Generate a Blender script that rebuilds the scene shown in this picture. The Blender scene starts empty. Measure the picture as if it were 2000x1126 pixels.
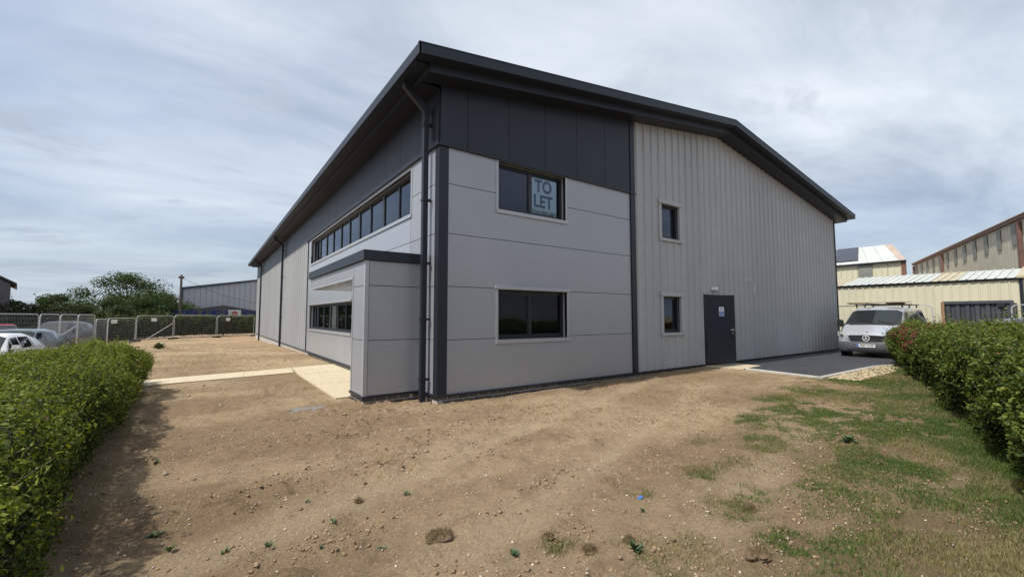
import bpy, math, random
import numpy as np
from mathutils import Vector, Matrix
R = math.radians
random.seed(7); rng = np.random.default_rng(7)
SC = bpy.context.scene
COL = SC.collection

# ------------------------------------------------------------------ camera, sky, sun, exposure
YAW, PITCH = R(54.5), math.atan(55/832.0)
CAM = Vector((-3.48, -7.25, 1.6))
cd = bpy.data.cameras.new('camera'); cam = bpy.data.objects.new('camera', cd); COL.objects.link(cam)
cam.location = CAM
cam.rotation_euler = (math.pi/2 + PITCH, 0, YAW - math.pi/2)
cd.sensor_width = 36.0; cd.lens = 36*832/2000.0
cd.clip_start = 0.05; cd.clip_end = 3000
SC.camera = cam

SUN_EL, SUN_X, SUN_Y = R(58), -0.9998, -0.02
wd = bpy.data.worlds.new('World'); SC.world = wd; wd.use_nodes = True
nt = wd.node_tree; nt.nodes.clear()
def wn(t, **k):
    n = nt.nodes.new(t)
    for a, b in k.items(): setattr(n, a, b)
    return n
sky = wn('ShaderNodeTexSky', sky_type='NISHITA', sun_disc=False)
sky.sun_elevation = SUN_EL; sky.sun_rotation = math.atan2(SUN_X, SUN_Y) % (2*math.pi)
sky.air_density = 1.0; sky.dust_density = 2.2; sky.ozone_density = 1.0
tc = wn('ShaderNodeTexCoord')
# project the view direction onto a high flat cloud layer so that clouds foreshorten towards the horizon
sep = wn('ShaderNodeSeparateXYZ'); nt.links.new(tc.outputs['Generated'], sep.inputs[0])
mx = wn('ShaderNodeMath', operation='MAXIMUM'); mx.inputs[1].default_value = 0.0; nt.links.new(sep.outputs[2], mx.inputs[0])
ad = wn('ShaderNodeMath', operation='ADD'); ad.inputs[1].default_value = 0.16; nt.links.new(mx.outputs[0], ad.inputs[0])
cmb = wn('ShaderNodeCombineXYZ')
for i in (0, 1):
    dv = wn('ShaderNodeMath', operation='DIVIDE'); nt.links.new(sep.outputs[i], dv.inputs[0]); nt.links.new(ad.outputs[0], dv.inputs[1]); nt.links.new(dv.outputs[0], cmb.inputs[i])
def wnoise(scale, detail, rough, off, dist=0.0, sx=1.0, rot=0.0):
    mp = wn('ShaderNodeMapping'); mp.inputs['Location'].default_value = off; mp.inputs['Scale'].default_value = (sx, 1, 1); mp.inputs['Rotation'].default_value = (0, 0, rot)
    nt.links.new(cmb.outputs[0], mp.inputs[0])
    n = wn('ShaderNodeTexNoise'); n.inputs['Scale'].default_value = scale; n.inputs['Detail'].default_value = detail
    n.inputs['Roughness'].default_value = rough; n.inputs['Distortion'].default_value = dist
    nt.links.new(mp.outputs[0], n.inputs['Vector']); return n
def wramp(n, stops):
    r = wn('ShaderNodeValToRGB'); e = r.color_ramp.elements
    while len(e) < len(stops): e.new(0.5)
    for q, (p, c) in zip(e, stops): q.position = p; q.color = (c[0], c[1], c[2], 1) if hasattr(c, '__len__') else (c, c, c, 1)
    nt.links.new(n.outputs[0], r.inputs[0]); return r
def wmix(a, b, f, blend='MIX'):
    m = wn('ShaderNodeMix', data_type='RGBA', blend_type=blend)
    for s, v in ((m.inputs[6], a), (m.inputs[7], b), (m.inputs[0], f)):
        if isinstance(v, (int, float)): s.default_value = v
        elif isinstance(v, tuple): s.default_value = v
        else: nt.links.new(v, s)
    return m.outputs[2]
veil = wramp(wnoise(0.55, 7, 0.56, (3.1, 1.7, 0), 0.5, 0.7, 0.5), ((0.28, 0.25), (0.64, 0.95)))        # thin high cloud sheet
shade = wramp(wnoise(1.25, 9, 0.60, (7.4, 2.2, 0), 0.6, 0.55, 0.4), ((0.32, (3.7, 4.15, 4.8)), (0.52, (5.5, 5.95, 6.5)), (0.70, (6.9, 7.25, 7.6))))
scud = wramp(wnoise(2.1, 6, 0.58, (11.3, 5.9, 0), 0.3, 0.7, 0.3), ((0.58, 0.0), (0.69, 0.7)))      # small dark scraps
c1 = wmix(sky.outputs[0], shade.outputs[0], veil.outputs[0])
c2 = wmix(c1, (3.6, 4.0, 4.7, 1), scud.outputs[0])
hz = wn('ShaderNodeMapRange'); hz.inputs[1].default_value = 0.0; hz.inputs[2].default_value = 0.42; nt.links.new(mx.outputs[0], hz.inputs[0])
hcol = wmix((0.68, 0.735, 0.80, 1), (1.0, 1.0, 1.0, 1), hz.outputs[0])          # thicker, greyer cloud low down, all round
c2 = wmix(c2, hcol, 1.0, 'MULTIPLY')
bg = wn('ShaderNodeBackground'); bg.inputs['Strength'].default_value = 0.106
nt.links.new(c2, bg.inputs['Color'])
wo = wn('ShaderNodeOutputWorld'); nt.links.new(bg.outputs[0], wo.inputs[0])

sl = bpy.data.lights.new('sun', 'SUN'); sun = bpy.data.objects.new('sun', sl); COL.objects.link(sun)
sl.energy = 3.3; sl.angle = R(1.6); sl.color = (1.0, 0.97, 0.925)
sd = Vector((SUN_X*math.cos(SUN_EL), SUN_Y*math.cos(SUN_EL), math.sin(SUN_EL)))
sun.rotation_euler = sd.to_track_quat('Z', 'Y').to_euler()
sun.location = (-30, -5, 40)
vs = SC.view_settings
vs.view_transform = 'Standard'; vs.look = 'None'; vs.gamma = 1; vs.exposure = 0.50; vs.use_curve_mapping = False
SC.render.engine = 'CYCLES'
SC.cycles.max_bounces = 8; SC.cycles.transparent_max_bounces = 24

# ------------------------------------------------------------------ materials
MATS = {}
def mat(name, col, rough=0.5, metal=0.0, spec=0.5, var=0.0, vscale=3.0, bump=0.0, bscale=40.0, attr=None, rnd=0.0, dirt=None, coat=0.0, stretch=None):
    m = bpy.data.materials.new(name); m.use_nodes = True; MATS[name] = m
    t = m.node_tree; b = t.nodes['Principled BSDF']
    b.inputs['Roughness'].default_value = rough; b.inputs['Metallic'].default_value = metal
    b.inputs['Specular IOR Level'].default_value = spec; b.inputs['Coat Weight'].default_value = coat
    b.inputs['Coat Roughness'].default_value = 0.05
    tcn = t.nodes.new('ShaderNodeTexCoord'); src = tcn.outputs['Object']
    if stretch:
        mp = t.nodes.new('ShaderNodeMapping'); mp.inputs['Scale'].default_value = stretch; t.links.new(src, mp.inputs[0]); src = mp.outputs[0]
    cur = None
    def mixn(a, bb, f, blend='MIX'):
        x = t.nodes.new('ShaderNodeMix'); x.data_type = 'RGBA'; x.blend_type = blend
        for s, v in ((x.inputs[6], a), (x.inputs[7], bb), (x.inputs[0], f)):
            if isinstance(v, (int, float)): s.default_value = v
            elif isinstance(v, tuple): s.default_value = (v[0], v[1], v[2], 1)
            else: t.links.new(v, s)
        return x.outputs[2]
    c = tuple(col)
    if attr:
        a = t.nodes.new('ShaderNodeAttribute'); a.attribute_name = attr; c = a.outputs['Color']
    if var:
        n = t.nodes.new('ShaderNodeTexNoise'); n.inputs['Scale'].default_value = vscale; n.inputs['Detail'].default_value = 6; n.inputs['Roughness'].default_value = 0.6
        t.links.new(src, n.inputs['Vector'])
        r = t.nodes.new('ShaderNodeMapRange'); r.inputs[1].default_value = 0.3; r.inputs[2].default_value = 0.7; r.inputs[3].default_value = 1-var; r.inputs[4].default_value = 1+var
        t.links.new(n.outputs[0], r.inputs[0])
        c = mixn(c, r.outputs[0], 1.0, 'MULTIPLY')
    if rnd:
        oi = t.nodes.new('ShaderNodeObjectInfo'); r = t.nodes.new('ShaderNodeMapRange'); r.inputs[3].default_value = 1-rnd; r.inputs[4].default_value = 1+rnd
        t.links.new(oi.outputs['Random'], r.inputs[0]); c = mixn(c, r.outputs[0], 1.0, 'MULTIPLY')
    if dirt:
        n = t.nodes.new('ShaderNodeTexNoise'); n.inputs['Scale'].default_value = dirt[1]; n.inputs['Detail'].default_value = 8; n.inputs['Roughness'].default_value = 0.7
        t.links.new(tcn.outputs['Object'], n.inputs['Vector'])
        r = t.nodes.new('ShaderNodeMapRange'); r.inputs[1].default_value = dirt[2]; r.inputs[2].default_value = dirt[2]+0.2; r.inputs[4].default_value = dirt[3]
        t.links.new(n.outputs[0], r.inputs[0]); c = mixn(c, dirt[0], r.outputs[0])
    if isinstance(c, tuple): b.inputs['Base Color'].default_value = (c[0], c[1], c[2], 1)
    else: t.links.new(c, b.inputs['Base Color'])
    if bump:
        n = t.nodes.new('ShaderNodeTexNoise'); n.inputs['Scale'].default_value = bscale; n.inputs['Detail'].default_value = 6
        t.links.new(src, n.inputs['Vector'])
        bp = t.nodes.new('ShaderNodeBump'); bp.inputs['Strength'].default_value = bump; bp.inputs['Distance'].default_value = 0.02
        t.links.new(n.outputs[0], bp.inputs['Height']); t.links.new(bp.outputs[0], b.inputs['Normal'])
    return m
def add_ribs(m, period, strength, dist=0.004):
    """fine horizontal micro-rib of a composite panel, as relief along Z"""
    t = m.node_tree; b = t.nodes['Principled BSDF']
    tcn = t.nodes.new('ShaderNodeTexCoord'); w = t.nodes.new('ShaderNodeTexWave'); w.bands_direction = 'Z'
    w.inputs['Scale'].default_value = 2*math.pi/20/period; w.wave_profile = 'SIN'
    t.links.new(tcn.outputs['Object'], w.inputs['Vector'])
    bp = t.nodes.new('ShaderNodeBump'); bp.inputs['Strength'].default_value = strength; bp.inputs['Distance'].default_value = dist
    t.links.new(w.outputs['Fac'], bp.inputs['Height'])
    old = b.inputs['Normal'].links
    if old: t.links.new(old[0].from_socket, bp.inputs['Normal'])
    t.links.new(bp.outputs[0], b.inputs['Normal'])
silver = mat('silver_panel', (0.350, 0.362, 0.388), 0.40, 0.35, 0.5, var=0.025, vscale=0.8, rnd=0.025); add_ribs(silver, 0.032, 0.26)
silver_flat = mat('silver_flat_panel', (0.40, 0.425, 0.46), 0.30, 0.35, 0.5, var=0.03, vscale=0.7, bump=0.02, bscale=3, rnd=0.02)
trim_silver = mat('silver_trim', (0.41, 0.425, 0.45), 0.36, 0.3)
anth = mat('anthracite_steel', (0.017, 0.0215, 0.032), 0.45, 0.0, 0.38, var=0.06, vscale=0.9, rnd=0.03, bump=0.02, bscale=4)
frame_m = mat('anthracite_frame', (0.014, 0.016, 0.021), 0.38)
clad = mat('grey_box_profile', (0.375, 0.385, 0.388), 0.42, 0.0, 0.45, var=0.05, vscale=0.8, rnd=0.045, dirt=((0.27, 0.265, 0.25), 1.3, 0.56, 0.18))
brick_m = mat('blue_brick', (0.075, 0.072, 0.070), 0.6, var=0.25, vscale=18, rnd=0.35, bump=0.3, bscale=90)
mortar = mat('mortar', (0.42, 0.40, 0.36), 0.9, var=0.15, vscale=30)
soffit_m = mat('soffit_board', (0.26, 0.25, 0.24), 0.16, 0.3)
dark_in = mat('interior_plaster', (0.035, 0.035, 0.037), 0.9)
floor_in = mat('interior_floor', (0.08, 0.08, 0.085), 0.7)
screw_m = mat('screw_head', (0.10, 0.10, 0.10), 0.4, 0.6)
steel = mat('galvanised_steel', (0.50, 0.51, 0.52), 0.45, 0.35, var=0.12, vscale=12)
chrome = mat('chrome', (0.75, 0.76, 0.78), 0.12, 1.0)
white_pl = mat('white_plastic', (0.72, 0.73, 0.72), 0.4)
black_pl = mat('black_plastic', (0.015, 0.015, 0.017), 0.5)
rubber = mat('rubber', (0.018, 0.018, 0.018), 0.85)
concrete = mat('brushed_concrete', (0.52, 0.44, 0.30), 0.85, var=0.16, vscale=2.4, bump=0.35, bscale=26, rnd=0.06, stretch=(9, 1.2, 1), dirt=((0.34, 0.27, 0.18), 1.6, 0.55, 0.5))
kerb_m = mat('kerb_concrete', (0.42, 0.40, 0.36), 0.85, var=0.15, vscale=9, bump=0.25, bscale=70, rnd=0.08)
cream = mat('cream_cladding', (0.58, 0.54, 0.39), 0.5, var=0.05, vscale=0.6, rnd=0.03, dirt=((0.42, 0.37, 0.25), 0.8, 0.55, 0.4))
cream_dull = mat('weathered_cream_cladding', (0.46, 0.43, 0.33), 0.6, var=0.06, vscale=0.4, dirt=((0.33, 0.30, 0.23), 0.5, 0.52, 0.5))
roof_white = mat('white_roof_sheet', (0.47, 0.485, 0.45), 0.5, var=0.07, vscale=1.0, rnd=0.06, dirt=((0.45, 0.42, 0.32), 1.2, 0.58, 0.5))
roof_tan = mat('translucent_roof_sheet', (0.42, 0.37, 0.25), 0.5, var=0.12, vscale=1.5)
rooflight = mat('grey_rooflight', (0.19, 0.195, 0.17), 0.6, var=0.12, vscale=1.5)
redbrown = mat('red_brown_trim', (0.17, 0.082, 0.06), 0.6, var=0.3, vscale=3)
terracotta = mat('terracotta_flashing', (0.40, 0.31, 0.25), 0.6, var=0.12, vscale=1)
solar_m = mat('solar_cell', (0.030, 0.034, 0.045), 0.22)
cont_m = mat('container_paint', (0.055, 0.06, 0.07), 0.5, var=0.15, vscale=2)
rust = mat('rusty_edge', (0.26, 0.16, 0.08), 0.8, var=0.4, vscale=9)
blue_m = mat('blue_container_paint', (0.016, 0.03, 0.15), 0.5, var=0.1, vscale=2)
farclad = mat('pale_grey_cladding', (0.42, 0.43, 0.45), 0.5, var=0.04, vscale=0.6)
farblue = mat('dark_blue_trim', (0.03, 0.045, 0.08), 0.5)
fargrey = mat('slate_grey_cladding', (0.075, 0.075, 0.08), 0.6, var=0.08)
wood = mat('weathered_pole', (0.10, 0.075, 0.06), 0.85, var=0.2, vscale=5)
bark = mat('bark', (0.09, 0.075, 0.055), 0.9, var=0.3, vscale=8, bump=0.5, bscale=30)
signwhite = mat('sign_white', (0.70, 0.70, 0.68), 0.5)
signred = mat('sign_red', (0.42, 0.03, 0.035), 0.5)
signblue = mat('sign_blue', (0.02, 0.14, 0.52), 0.45)
poster_m = mat('poster_paper', (0.74, 0.84, 0.88), 0.55, var=0.04, vscale=4)
poster_green = mat('poster_green', (0.46, 0.56, 0.48), 0.55)
poster_ink = mat('poster_ink', (0.035, 0.065, 0.10), 0.55)
ink = mat('black_ink', (0.012, 0.012, 0.014), 0.5)
asphalt = mat('fresh_asphalt', (0.040, 0.041, 0.045), 0.62, var=0.22, vscale=1.6, bump=0.5, bscale=160, dirt=((0.085, 0.08, 0.075), 0.9, 0.54, 0.5))
board_m = mat('white_board', (0.84, 0.80, 0.70), 0.6)

def glass(name, tint, ior=1.75, rough=0.0):
    m = bpy.data.materials.new(name); m.use_nodes = True; t = m.node_tree; t.nodes.clear()
    tr = t.nodes.new('ShaderNodeBsdfTransparent'); tr.inputs[0].default_value = (*tint, 1)
    gl = t.nodes.new('ShaderNodeBsdfGlossy'); gl.inputs['Roughness'].default_value = rough; gl.inputs[0].default_value = (0.74, 0.82, 0.98, 1)
    n = t.nodes.new('ShaderNodeTexNoise'); n.inputs['Scale'].default_value = 1.6; n.inputs['Detail'].default_value = 2
    tcn = t.nodes.new('ShaderNodeTexCoord'); t.links.new(tcn.outputs['Object'], n.inputs[0])
    bp = t.nodes.new('ShaderNodeBump'); bp.inputs['Strength'].default_value = 0.05; bp.inputs['Distance'].default_value = 0.03
    t.links.new(n.outputs[0], bp.inputs['Height']); t.links.new(bp.outputs[0], gl.inputs['Normal'])
    fr = t.nodes.new('ShaderNodeFresnel'); fr.inputs[0].default_value = ior
    mxs = t.nodes.new('ShaderNodeMixShader'); out = t.nodes.new('ShaderNodeOutputMaterial')
    t.links.new(fr.outputs[0], mxs.inputs[0]); t.links.new(tr.outputs[0], mxs.inputs[1]); t.links.new(gl.outputs[0], mxs.inputs[2]); t.links.new(mxs.outputs[0], out.inputs[0])
    return m
win_glass = glass('window_glass', (0.84, 0.90, 0.93), 1.72)
car_glass = mat('car_glass', (0.02, 0.024, 0.026), 0.04, 0, 0.6)
lamp_glass = mat('headlamp', (0.55, 0.56, 0.52), 0.08, 0.35, 0.8, var=0.3, vscale=14)

def leafmat(name, attr='col', trans=0.35):
    m = bpy.data.materials.new(name); m.use_nodes = True; t = m.node_tree; b = t.nodes['Principled BSDF']
    a = t.nodes.new('ShaderNodeAttribute'); a.attribute_name = attr
    t.links.new(a.outputs['Color'], b.inputs['Base Color']); b.inputs['Roughness'].default_value = 0.6; b.inputs['Specular IOR Level'].default_value = 0.22
    tl = t.nodes.new('ShaderNodeBsdfTranslucent')
    mm = t.nodes.new('ShaderNodeMix'); mm.data_type = 'RGBA'; mm.blend_type = 'MULTIPLY'; mm.inputs[0].default_value = 1
    t.links.new(a.outputs['Color'], mm.inputs[6]); mm.inputs[7].default_value = (1.25, 1.25, 0.6, 1); t.links.new(mm.outputs[2], tl.inputs[0])
    mxs = t.nodes.new('ShaderNodeMixShader'); mxs.inputs[0].default_value = trans
    t.links.new(b.outputs[0], mxs.inputs[1]); t.links.new(tl.outputs[0], mxs.inputs[2])
    t.links.new(mxs.outputs[0], t.nodes['Material Output'].inputs[0]); return m
leaf_m = leafmat('foliage'); grass_m = leafmat('grass_blade', trans=0.25)
core_m = mat('hedge_twigs', (0.030, 0.030, 0.016), 0.95, var=0.5, vscale=12, bump=0.6, bscale=30)

# ------------------------------------------------------------------ mesh helpers
class MB:
    def __init__(s): s.v = []; s.f = []
    def box(s, x0, x1, y0, y1, z0, z1):
        if x0 > x1: x0, x1 = x1, x0
        if y0 > y1: y0, y1 = y1, y0
        if z0 > z1: z0, z1 = z1, z0
        n = len(s.v)
        s.v += [(x0,y0,z0),(x1,y0,z0),(x1,y1,z0),(x0,y1,z0),(x0,y0,z1),(x1,y0,z1),(x1,y1,z1),(x0,y1,z1)]
        s.f += [(n,n+3,n+2,n+1),(n+4,n+5,n+6,n+7),(n,n+1,n+5,n+4),(n+1,n+2,n+6,n+5),(n+2,n+3,n+7,n+6),(n+3,n,n+4,n+7)]
        return s
    def poly(s, pts):
        n = len(s.v); s.v += [tuple(p) for p in pts]; s.f.append(tuple(range(n, n+len(pts)))); return s
    def prism(s, pts, d):
        """closed prism: polygon pts (3d) extruded by vector d"""
        n = len(s.v); k = len(pts)
        s.v += [tuple(p) for p in pts] + [tuple(Vector(p)+Vector(d)) for p in pts]
        s.f.append(tuple(range(n+k-1, n-1, -1))); s.f.append(tuple(range(n+k, n+2*k)))
        for i in range(k): j = (i+1) % k; s.f.append((n+i, n+j, n+k+j, n+k+i))
        return s
    def tube(s, path, r, n=8, caps=True, sq=False):
        path = [Vector(p) for p in path]; base = len(s.v); rr = r if hasattr(r, '__len__') else [r]*len(path)
        ref = None
        for i, p in enumerate(path):
            d = (path[min(i+1, len(path)-1)] - path[max(i-1, 0)]).normalized()
            if ref is None: ref = Vector((0,0,1)) if abs(d.z) < 0.9 else Vector((1,0,0))
            a = d.cross(ref); 
            if a.length < 1e-4: a = d.cross(Vector((0,1,0)))
            a.normalize(); b = a.cross(d).normalized(); ref = b
            for k in range(n):
                t = 2*math.pi*(k+0.5*sq)/n
                s.v.append(tuple(p + (a*math.cos(t) + b*math.sin(t))*rr[i]))
        for i in range(len(path)-1):
            for k in range(n):
                j = (k+1) % n
                s.f.append((base+i*n+k, base+i*n+j, base+(i+1)*n+j, base+(i+1)*n+k))
        if caps:
            s.f.append(tuple(base+k for k in range(n-1, -1, -1))); s.f.append(tuple(base+(len(path)-1)*n+k for k in range(n)))
        return s
    def grid(s, us, vs, fill, mp, depth):
        """slab made of the filled cells of a (us x vs) grid, mapped by mp(u,v,w); w=0 front, w=depth back; only outer faces"""
        cells = {(i, j) for i in range(len(us)-1) for j in range(len(vs)-1) if fill((us[i]+us[i+1])/2, (vs[j]+vs[j+1])/2)}
        for (i, j) in cells:
            u0, u1, v0, v1 = us[i], us[i+1], vs[j], vs[j+1]
            s.poly([mp(u0,v0,0), mp(u1,v0,0), mp(u1,v1,0), mp(u0,v1,0)])
            s.poly([mp(u0,v1,depth), mp(u1,v1,depth), mp(u1,v0,depth), mp(u0,v0,depth)])
            for (di, dj, a, b) in ((-1,0,(u0,v1),(u0,v0)), (1,0,(u1,v0),(u1,v1)), (0,-1,(u0,v0),(u1,v0)), (0,1,(u1,v1),(u0,v1))):
                if (i+di, j+dj) not in cells:
                    s.poly([mp(*b,0), mp(*a,0), mp(*a,depth), mp(*b,depth)])
        return s
    def build(s, name, m, parent=None, smooth=None, world=True):
        off = OFF.get(parent.name, Vector()) if (parent and world) else Vector()
        me = bpy.data.meshes.new(name); me.from_pydata([(v[0]-off[0], v[1]-off[1], v[2]-off[2]) for v in s.v], [], s.f)
        me.materials.append(m); me.validate()
        if smooth is not None:
            me.shade_smooth(); me.set_sharp_from_angle(angle=R(smooth))
        return link(name, me, parent)
OFF = {}
def link(name, me, parent=None):
    o = bpy.data.objects.new(name, me); COL.objects.link(o)
    if parent: o.parent = parent; OFF[o.name] = OFF.get(parent.name, Vector())
    return o
def tag(o, label=None, cat=None, group=None, kind=None):
    if label: o['label'] = label
    if cat: o['category'] = cat
    if group: o['group'] = group
    if kind: o['kind'] = kind
    return o
def thing(name, label, cat, loc=(0,0,0), rz=0.0, group=None):
    o = bpy.data.objects.new(name, None); COL.objects.link(o); o.empty_display_size = 0.2
    o.location = loc; o.rotation_euler = (0, 0, rz); OFF[o.name] = Vector(loc)
    return tag(o, label, cat, group)
def copy_tree(o, parent=None):
    c = o.copy(); COL.objects.link(c); c.parent = parent
    for ch in o.children: copy_tree(ch, c)
    return c
def np_mesh(name, V, F, m, parent=None, col=None, smooth=False, world=True):
    """V (n,3), F (k,3 or 4) numpy arrays; col (n,3) point colours"""
    off = np.array(OFF.get(parent.name, Vector())) if (parent and world) else np.zeros(3)
    V = (V - off).astype(np.float32); k = F.shape[1]
    me = bpy.data.meshes.new(name)
    me.vertices.add(len(V)); me.vertices.foreach_set('co', V.ravel())
    me.loops.add(F.size); me.loops.foreach_set('vertex_index', F.ravel().astype(np.int32))
    me.polygons.add(len(F)); me.polygons.foreach_set('loop_start', np.arange(0, F.size, k, dtype=np.int32))
    if smooth: me.polygons.foreach_set('use_smooth', np.ones(len(F), dtype=bool))
    me.update(calc_edges=True)
    if col is not None:
        a = me.color_attributes.new('col', 'FLOAT_COLOR', 'POINT')
        a.data.foreach_set('color', np.concatenate([col, np.ones((len(col), 1))], 1).astype(np.float32).ravel())
    me.materials.append(m)
    return link(name, me, parent)
def text_mesh(s, size, extrude=0.0, bold=0.0, sx=1.0):
    c = bpy.data.curves.new('txt', 'FONT'); c.body = s; c.size = size; c.extrude = extrude; c.offset = bold; c.align_x = 'CENTER'; c.align_y = 'CENTER'; c.resolution_u = 4
    o = bpy.data.objects.new('txt', c); COL.objects.link(o)
    me = bpy.data.meshes.new_from_object(o.evaluated_get(bpy.context.evaluated_depsgraph_get()))
    bpy.data.objects.remove(o); bpy.data.curves.remove(c)
    vs_ = [(v.co.x*sx, v.co.y, v.co.z) for v in me.vertices]; fs = [tuple(p.vertices) for p in me.polygons]
    bpy.data.meshes.remove(me); return vs_, fs
def vnoise(x, y, seed=0):
    xi = np.floor(x).astype(np.int64); yi = np.floor(y).astype(np.int64); fx = x-xi; fy = y-yi
    def h(a, b):
        n = (a*374761393 + b*668265263 + seed*974711) & 0x7fffffff
        n = ((n ^ (n >> 13))*1274126177) & 0x7fffffff
        return ((n ^ (n >> 16)) & 0xffff)/65535.0
    u = fx*fx*(3-2*fx); w = fy*fy*(3-2*fy)
    return (h(xi,yi)*(1-u)+h(xi+1,yi)*u)*(1-w) + (h(xi,yi+1)*(1-u)+h(xi+1,yi+1)*u)*w
def fbm(x, y, seed=0, oct=4, gain=0.5):
    s = 0; a = 1; t = 0
    for i in range(oct): s = s + a*vnoise(x*2**i, y*2**i, seed+i*17); t += a; a *= gain
    return s/t
def sstep(a, b, x):
    t = np.clip((x-a)/(b-a), 0, 1); return t*t*(3-2*t)

# ------------------------------------------------------------------ terrain
def gz(x, y):
    return 0.085*sstep(1.5, 8.5, x) - 0.30*sstep(11, 36, y)*(1-sstep(2, 8, x)) - 0.42*sstep(6.2, 10, -x)*(1-0.3*sstep(11, 36, y))
HA, HB = np.array([15.9, -2.86]), np.array([-0.6, -7.75])       # foot of the right hedge's face
HN = np.array([-(HB-HA)[1], (HB-HA)[0]])/np.linalg.norm(HB-HA)  # unit normal
if HN @ (np.array([0, 0])-HA) < 0: HN = -HN                     # towards the bare soil
TUFTS = ((-1.42, -4.95, .16), (-0.95, -5.2, .14), (-1.02, -5.6, .18), (-0.75, -5.75, .2), (5.5, -3.5, .5), (2.3, -4.6, .5), (0.45, -4.75, .4), (0.25, -5.35, .35), (1.6, -4.1, .3), (3.4, -3.9, .35), (-0.2, -4.7, .15), (-2.3, -5.0, .08))
def grass_mask(x, y):
    d = (x-HA[0])*HN[0] + (y-HA[1])*HN[1]
    n = fbm(x*0.9, y*1.3, 5, 4); n2 = fbm(x*2.3, y*2.9, 31, 3)
    m = sstep(2.4, 0.75, d + (n-0.5)*2.5)
    patch = sstep(0.56, 0.68, n2*0.75+n*0.25)*sstep(3.0, 1.2, d)*0.9
    for (tx, ty, tr) in TUFTS: patch = np.maximum(patch, np.exp(-(((x-tx)/tr)**2+((y-ty)/(tr*.6))**2))*sstep(0.35, 0.6, n2+0.08))
    left = sstep(-3.75, -4.5, x)*sstep(0.40, 0.62, fbm(x*1.6, y*1.6, 77, 3))*0.6*(y < 6)
    back = sstep(0.60, 0.74, fbm(x*0.6, y*0.6, 91, 3))*sstep(7.6, 9, y)*sstep(-2.0, -4.0, x)*0.6
    return np.clip(np.maximum(np.maximum(m, patch)*(d > -1.5), np.maximum(left, back)), 0, 1)
TRK = ((-3.95, 0.36), (-2.45, 0.34), (-5.45, 0.20))
def trk(x, y, y0, k): return (y - (y0 + k*x + 0.35*(fbm(x*0.45, x*0+3.3, 14, 2)-0.5)))*0.94
def tracks(x, y):
    m = 0
    for y0, k in TRK: m = np.maximum(m, np.exp(-(trk(x, y, y0, k)/0.24)**2)*sstep(0.30, 0.55, fbm(x*0.9, y*1.4, 47, 3)+0.12))
    return m*sstep(7, 4, x)*sstep(-4.3, -3.6, x)
def relief(x, y):
    fur = fbm((x*0.98+y*0.2)*0.55, (y*0.98-x*0.2)*2.6, 3, 4)
    lum = fbm(x*3.1, y*4.2, 9, 4, 0.6)
    fine = fbm(x*11, y*13, 21, 3, 0.6)
    rut = np.zeros_like(x)
    for y0, k in TRK:
        c = trk(x, y, y0, k)
        rut += 0.030*np.exp(-((c-0.26)/0.08)**2) + 0.024*np.exp(-((c+0.27)/0.09)**2) - 0.030*np.exp(-(c/0.20)**2)
    crust = np.maximum(fbm(x*7+3, y*10, 53, 4, 0.65)-0.50, 0)*sstep(0.46, 0.66, fbm((x+y*0.2)*0.8, (y-x*0.2)*2.4, 57, 3))
    z = 0.20*crust + 0.050*(1-0.75*sstep(1, 7, y))*(fur-0.5) + 0.060*(lum-0.5) + 0.040*(fine-0.5) + rut*(0.35+0.9*fbm(x*1.3, y*1.3, 44, 2))*sstep(4.5, 2.5, x)
    wall = np.clip(np.maximum(sstep(-0.5, 0.0, y)*(x > -0.6)*(x < 21), 0), 0, 1)
    flat = np.maximum(sstep(8.0, 8.8, x)*sstep(-4.2, -3.2, y), wall*0.35)
    pth = sstep(4.9, 5.6, y)*sstep(8.6, 7.8, y)*(x < 0.3) + sstep(-1.9, -1.4, x)*sstep(1.0, 1.6, y)*(y < 8)*(x < 0.3)
    return z*(1-np.clip(np.maximum(flat, pth), 0, 1))
def axis(pts):
    out = []
    for a, b, st in pts: out += list(np.arange(a, b-1e-6, st))
    return np.array(out + [pts[-1][1]])
def geo(a, b, n): return list(a*(b/a)**(np.arange(n+1)/n))
gx = np.concatenate([[-1500, -600, -250, -120, -60], np.arange(-40, -12, 2.0), np.arange(-12, -5, 0.25), np.arange(-5, 4, 0.032), np.arange(4, 9, 0.06), np.arange(9, 16, 0.16), np.arange(16, 40, 1.5), [60, 120, 250, 600, 1500]])
gy = np.concatenate([[-1500, -600, -250, -120, -60, -40, -25], np.arange(-18, -7.6, 0.4), np.arange(-7.6, -1.5, 0.032), np.arange(-1.5, 2, 0.05), np.arange(2, 10, 0.12), np.arange(10, 45, 0.5), np.arange(45, 80, 4.0), [100, 160, 300, 700, 1500]])
X, Y = np.meshgrid(gx, gy, indexing='ij'); nx, ny = X.shape
Z = gz(X, Y) + relief(X, Y)*sstep(-30, -12, X)*sstep(60, 40, X)*sstep(60, 42, Y)*sstep(-30, -14, Y)
idx = np.arange(nx*ny).reshape(nx, ny)
F = np.stack([idx[:-1, :-1], idx[1:, :-1], idx[1:, 1:], idx[:-1, 1:]], -1).reshape(-1, 4)
gm = grass_mask(X, Y)
stub = np.stack([gm, sstep(0.35, 0.75, fbm(X*0.55, Y*1.1, 61, 4)), tracks(X, Y)], -1).reshape(-1, 3)
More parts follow.
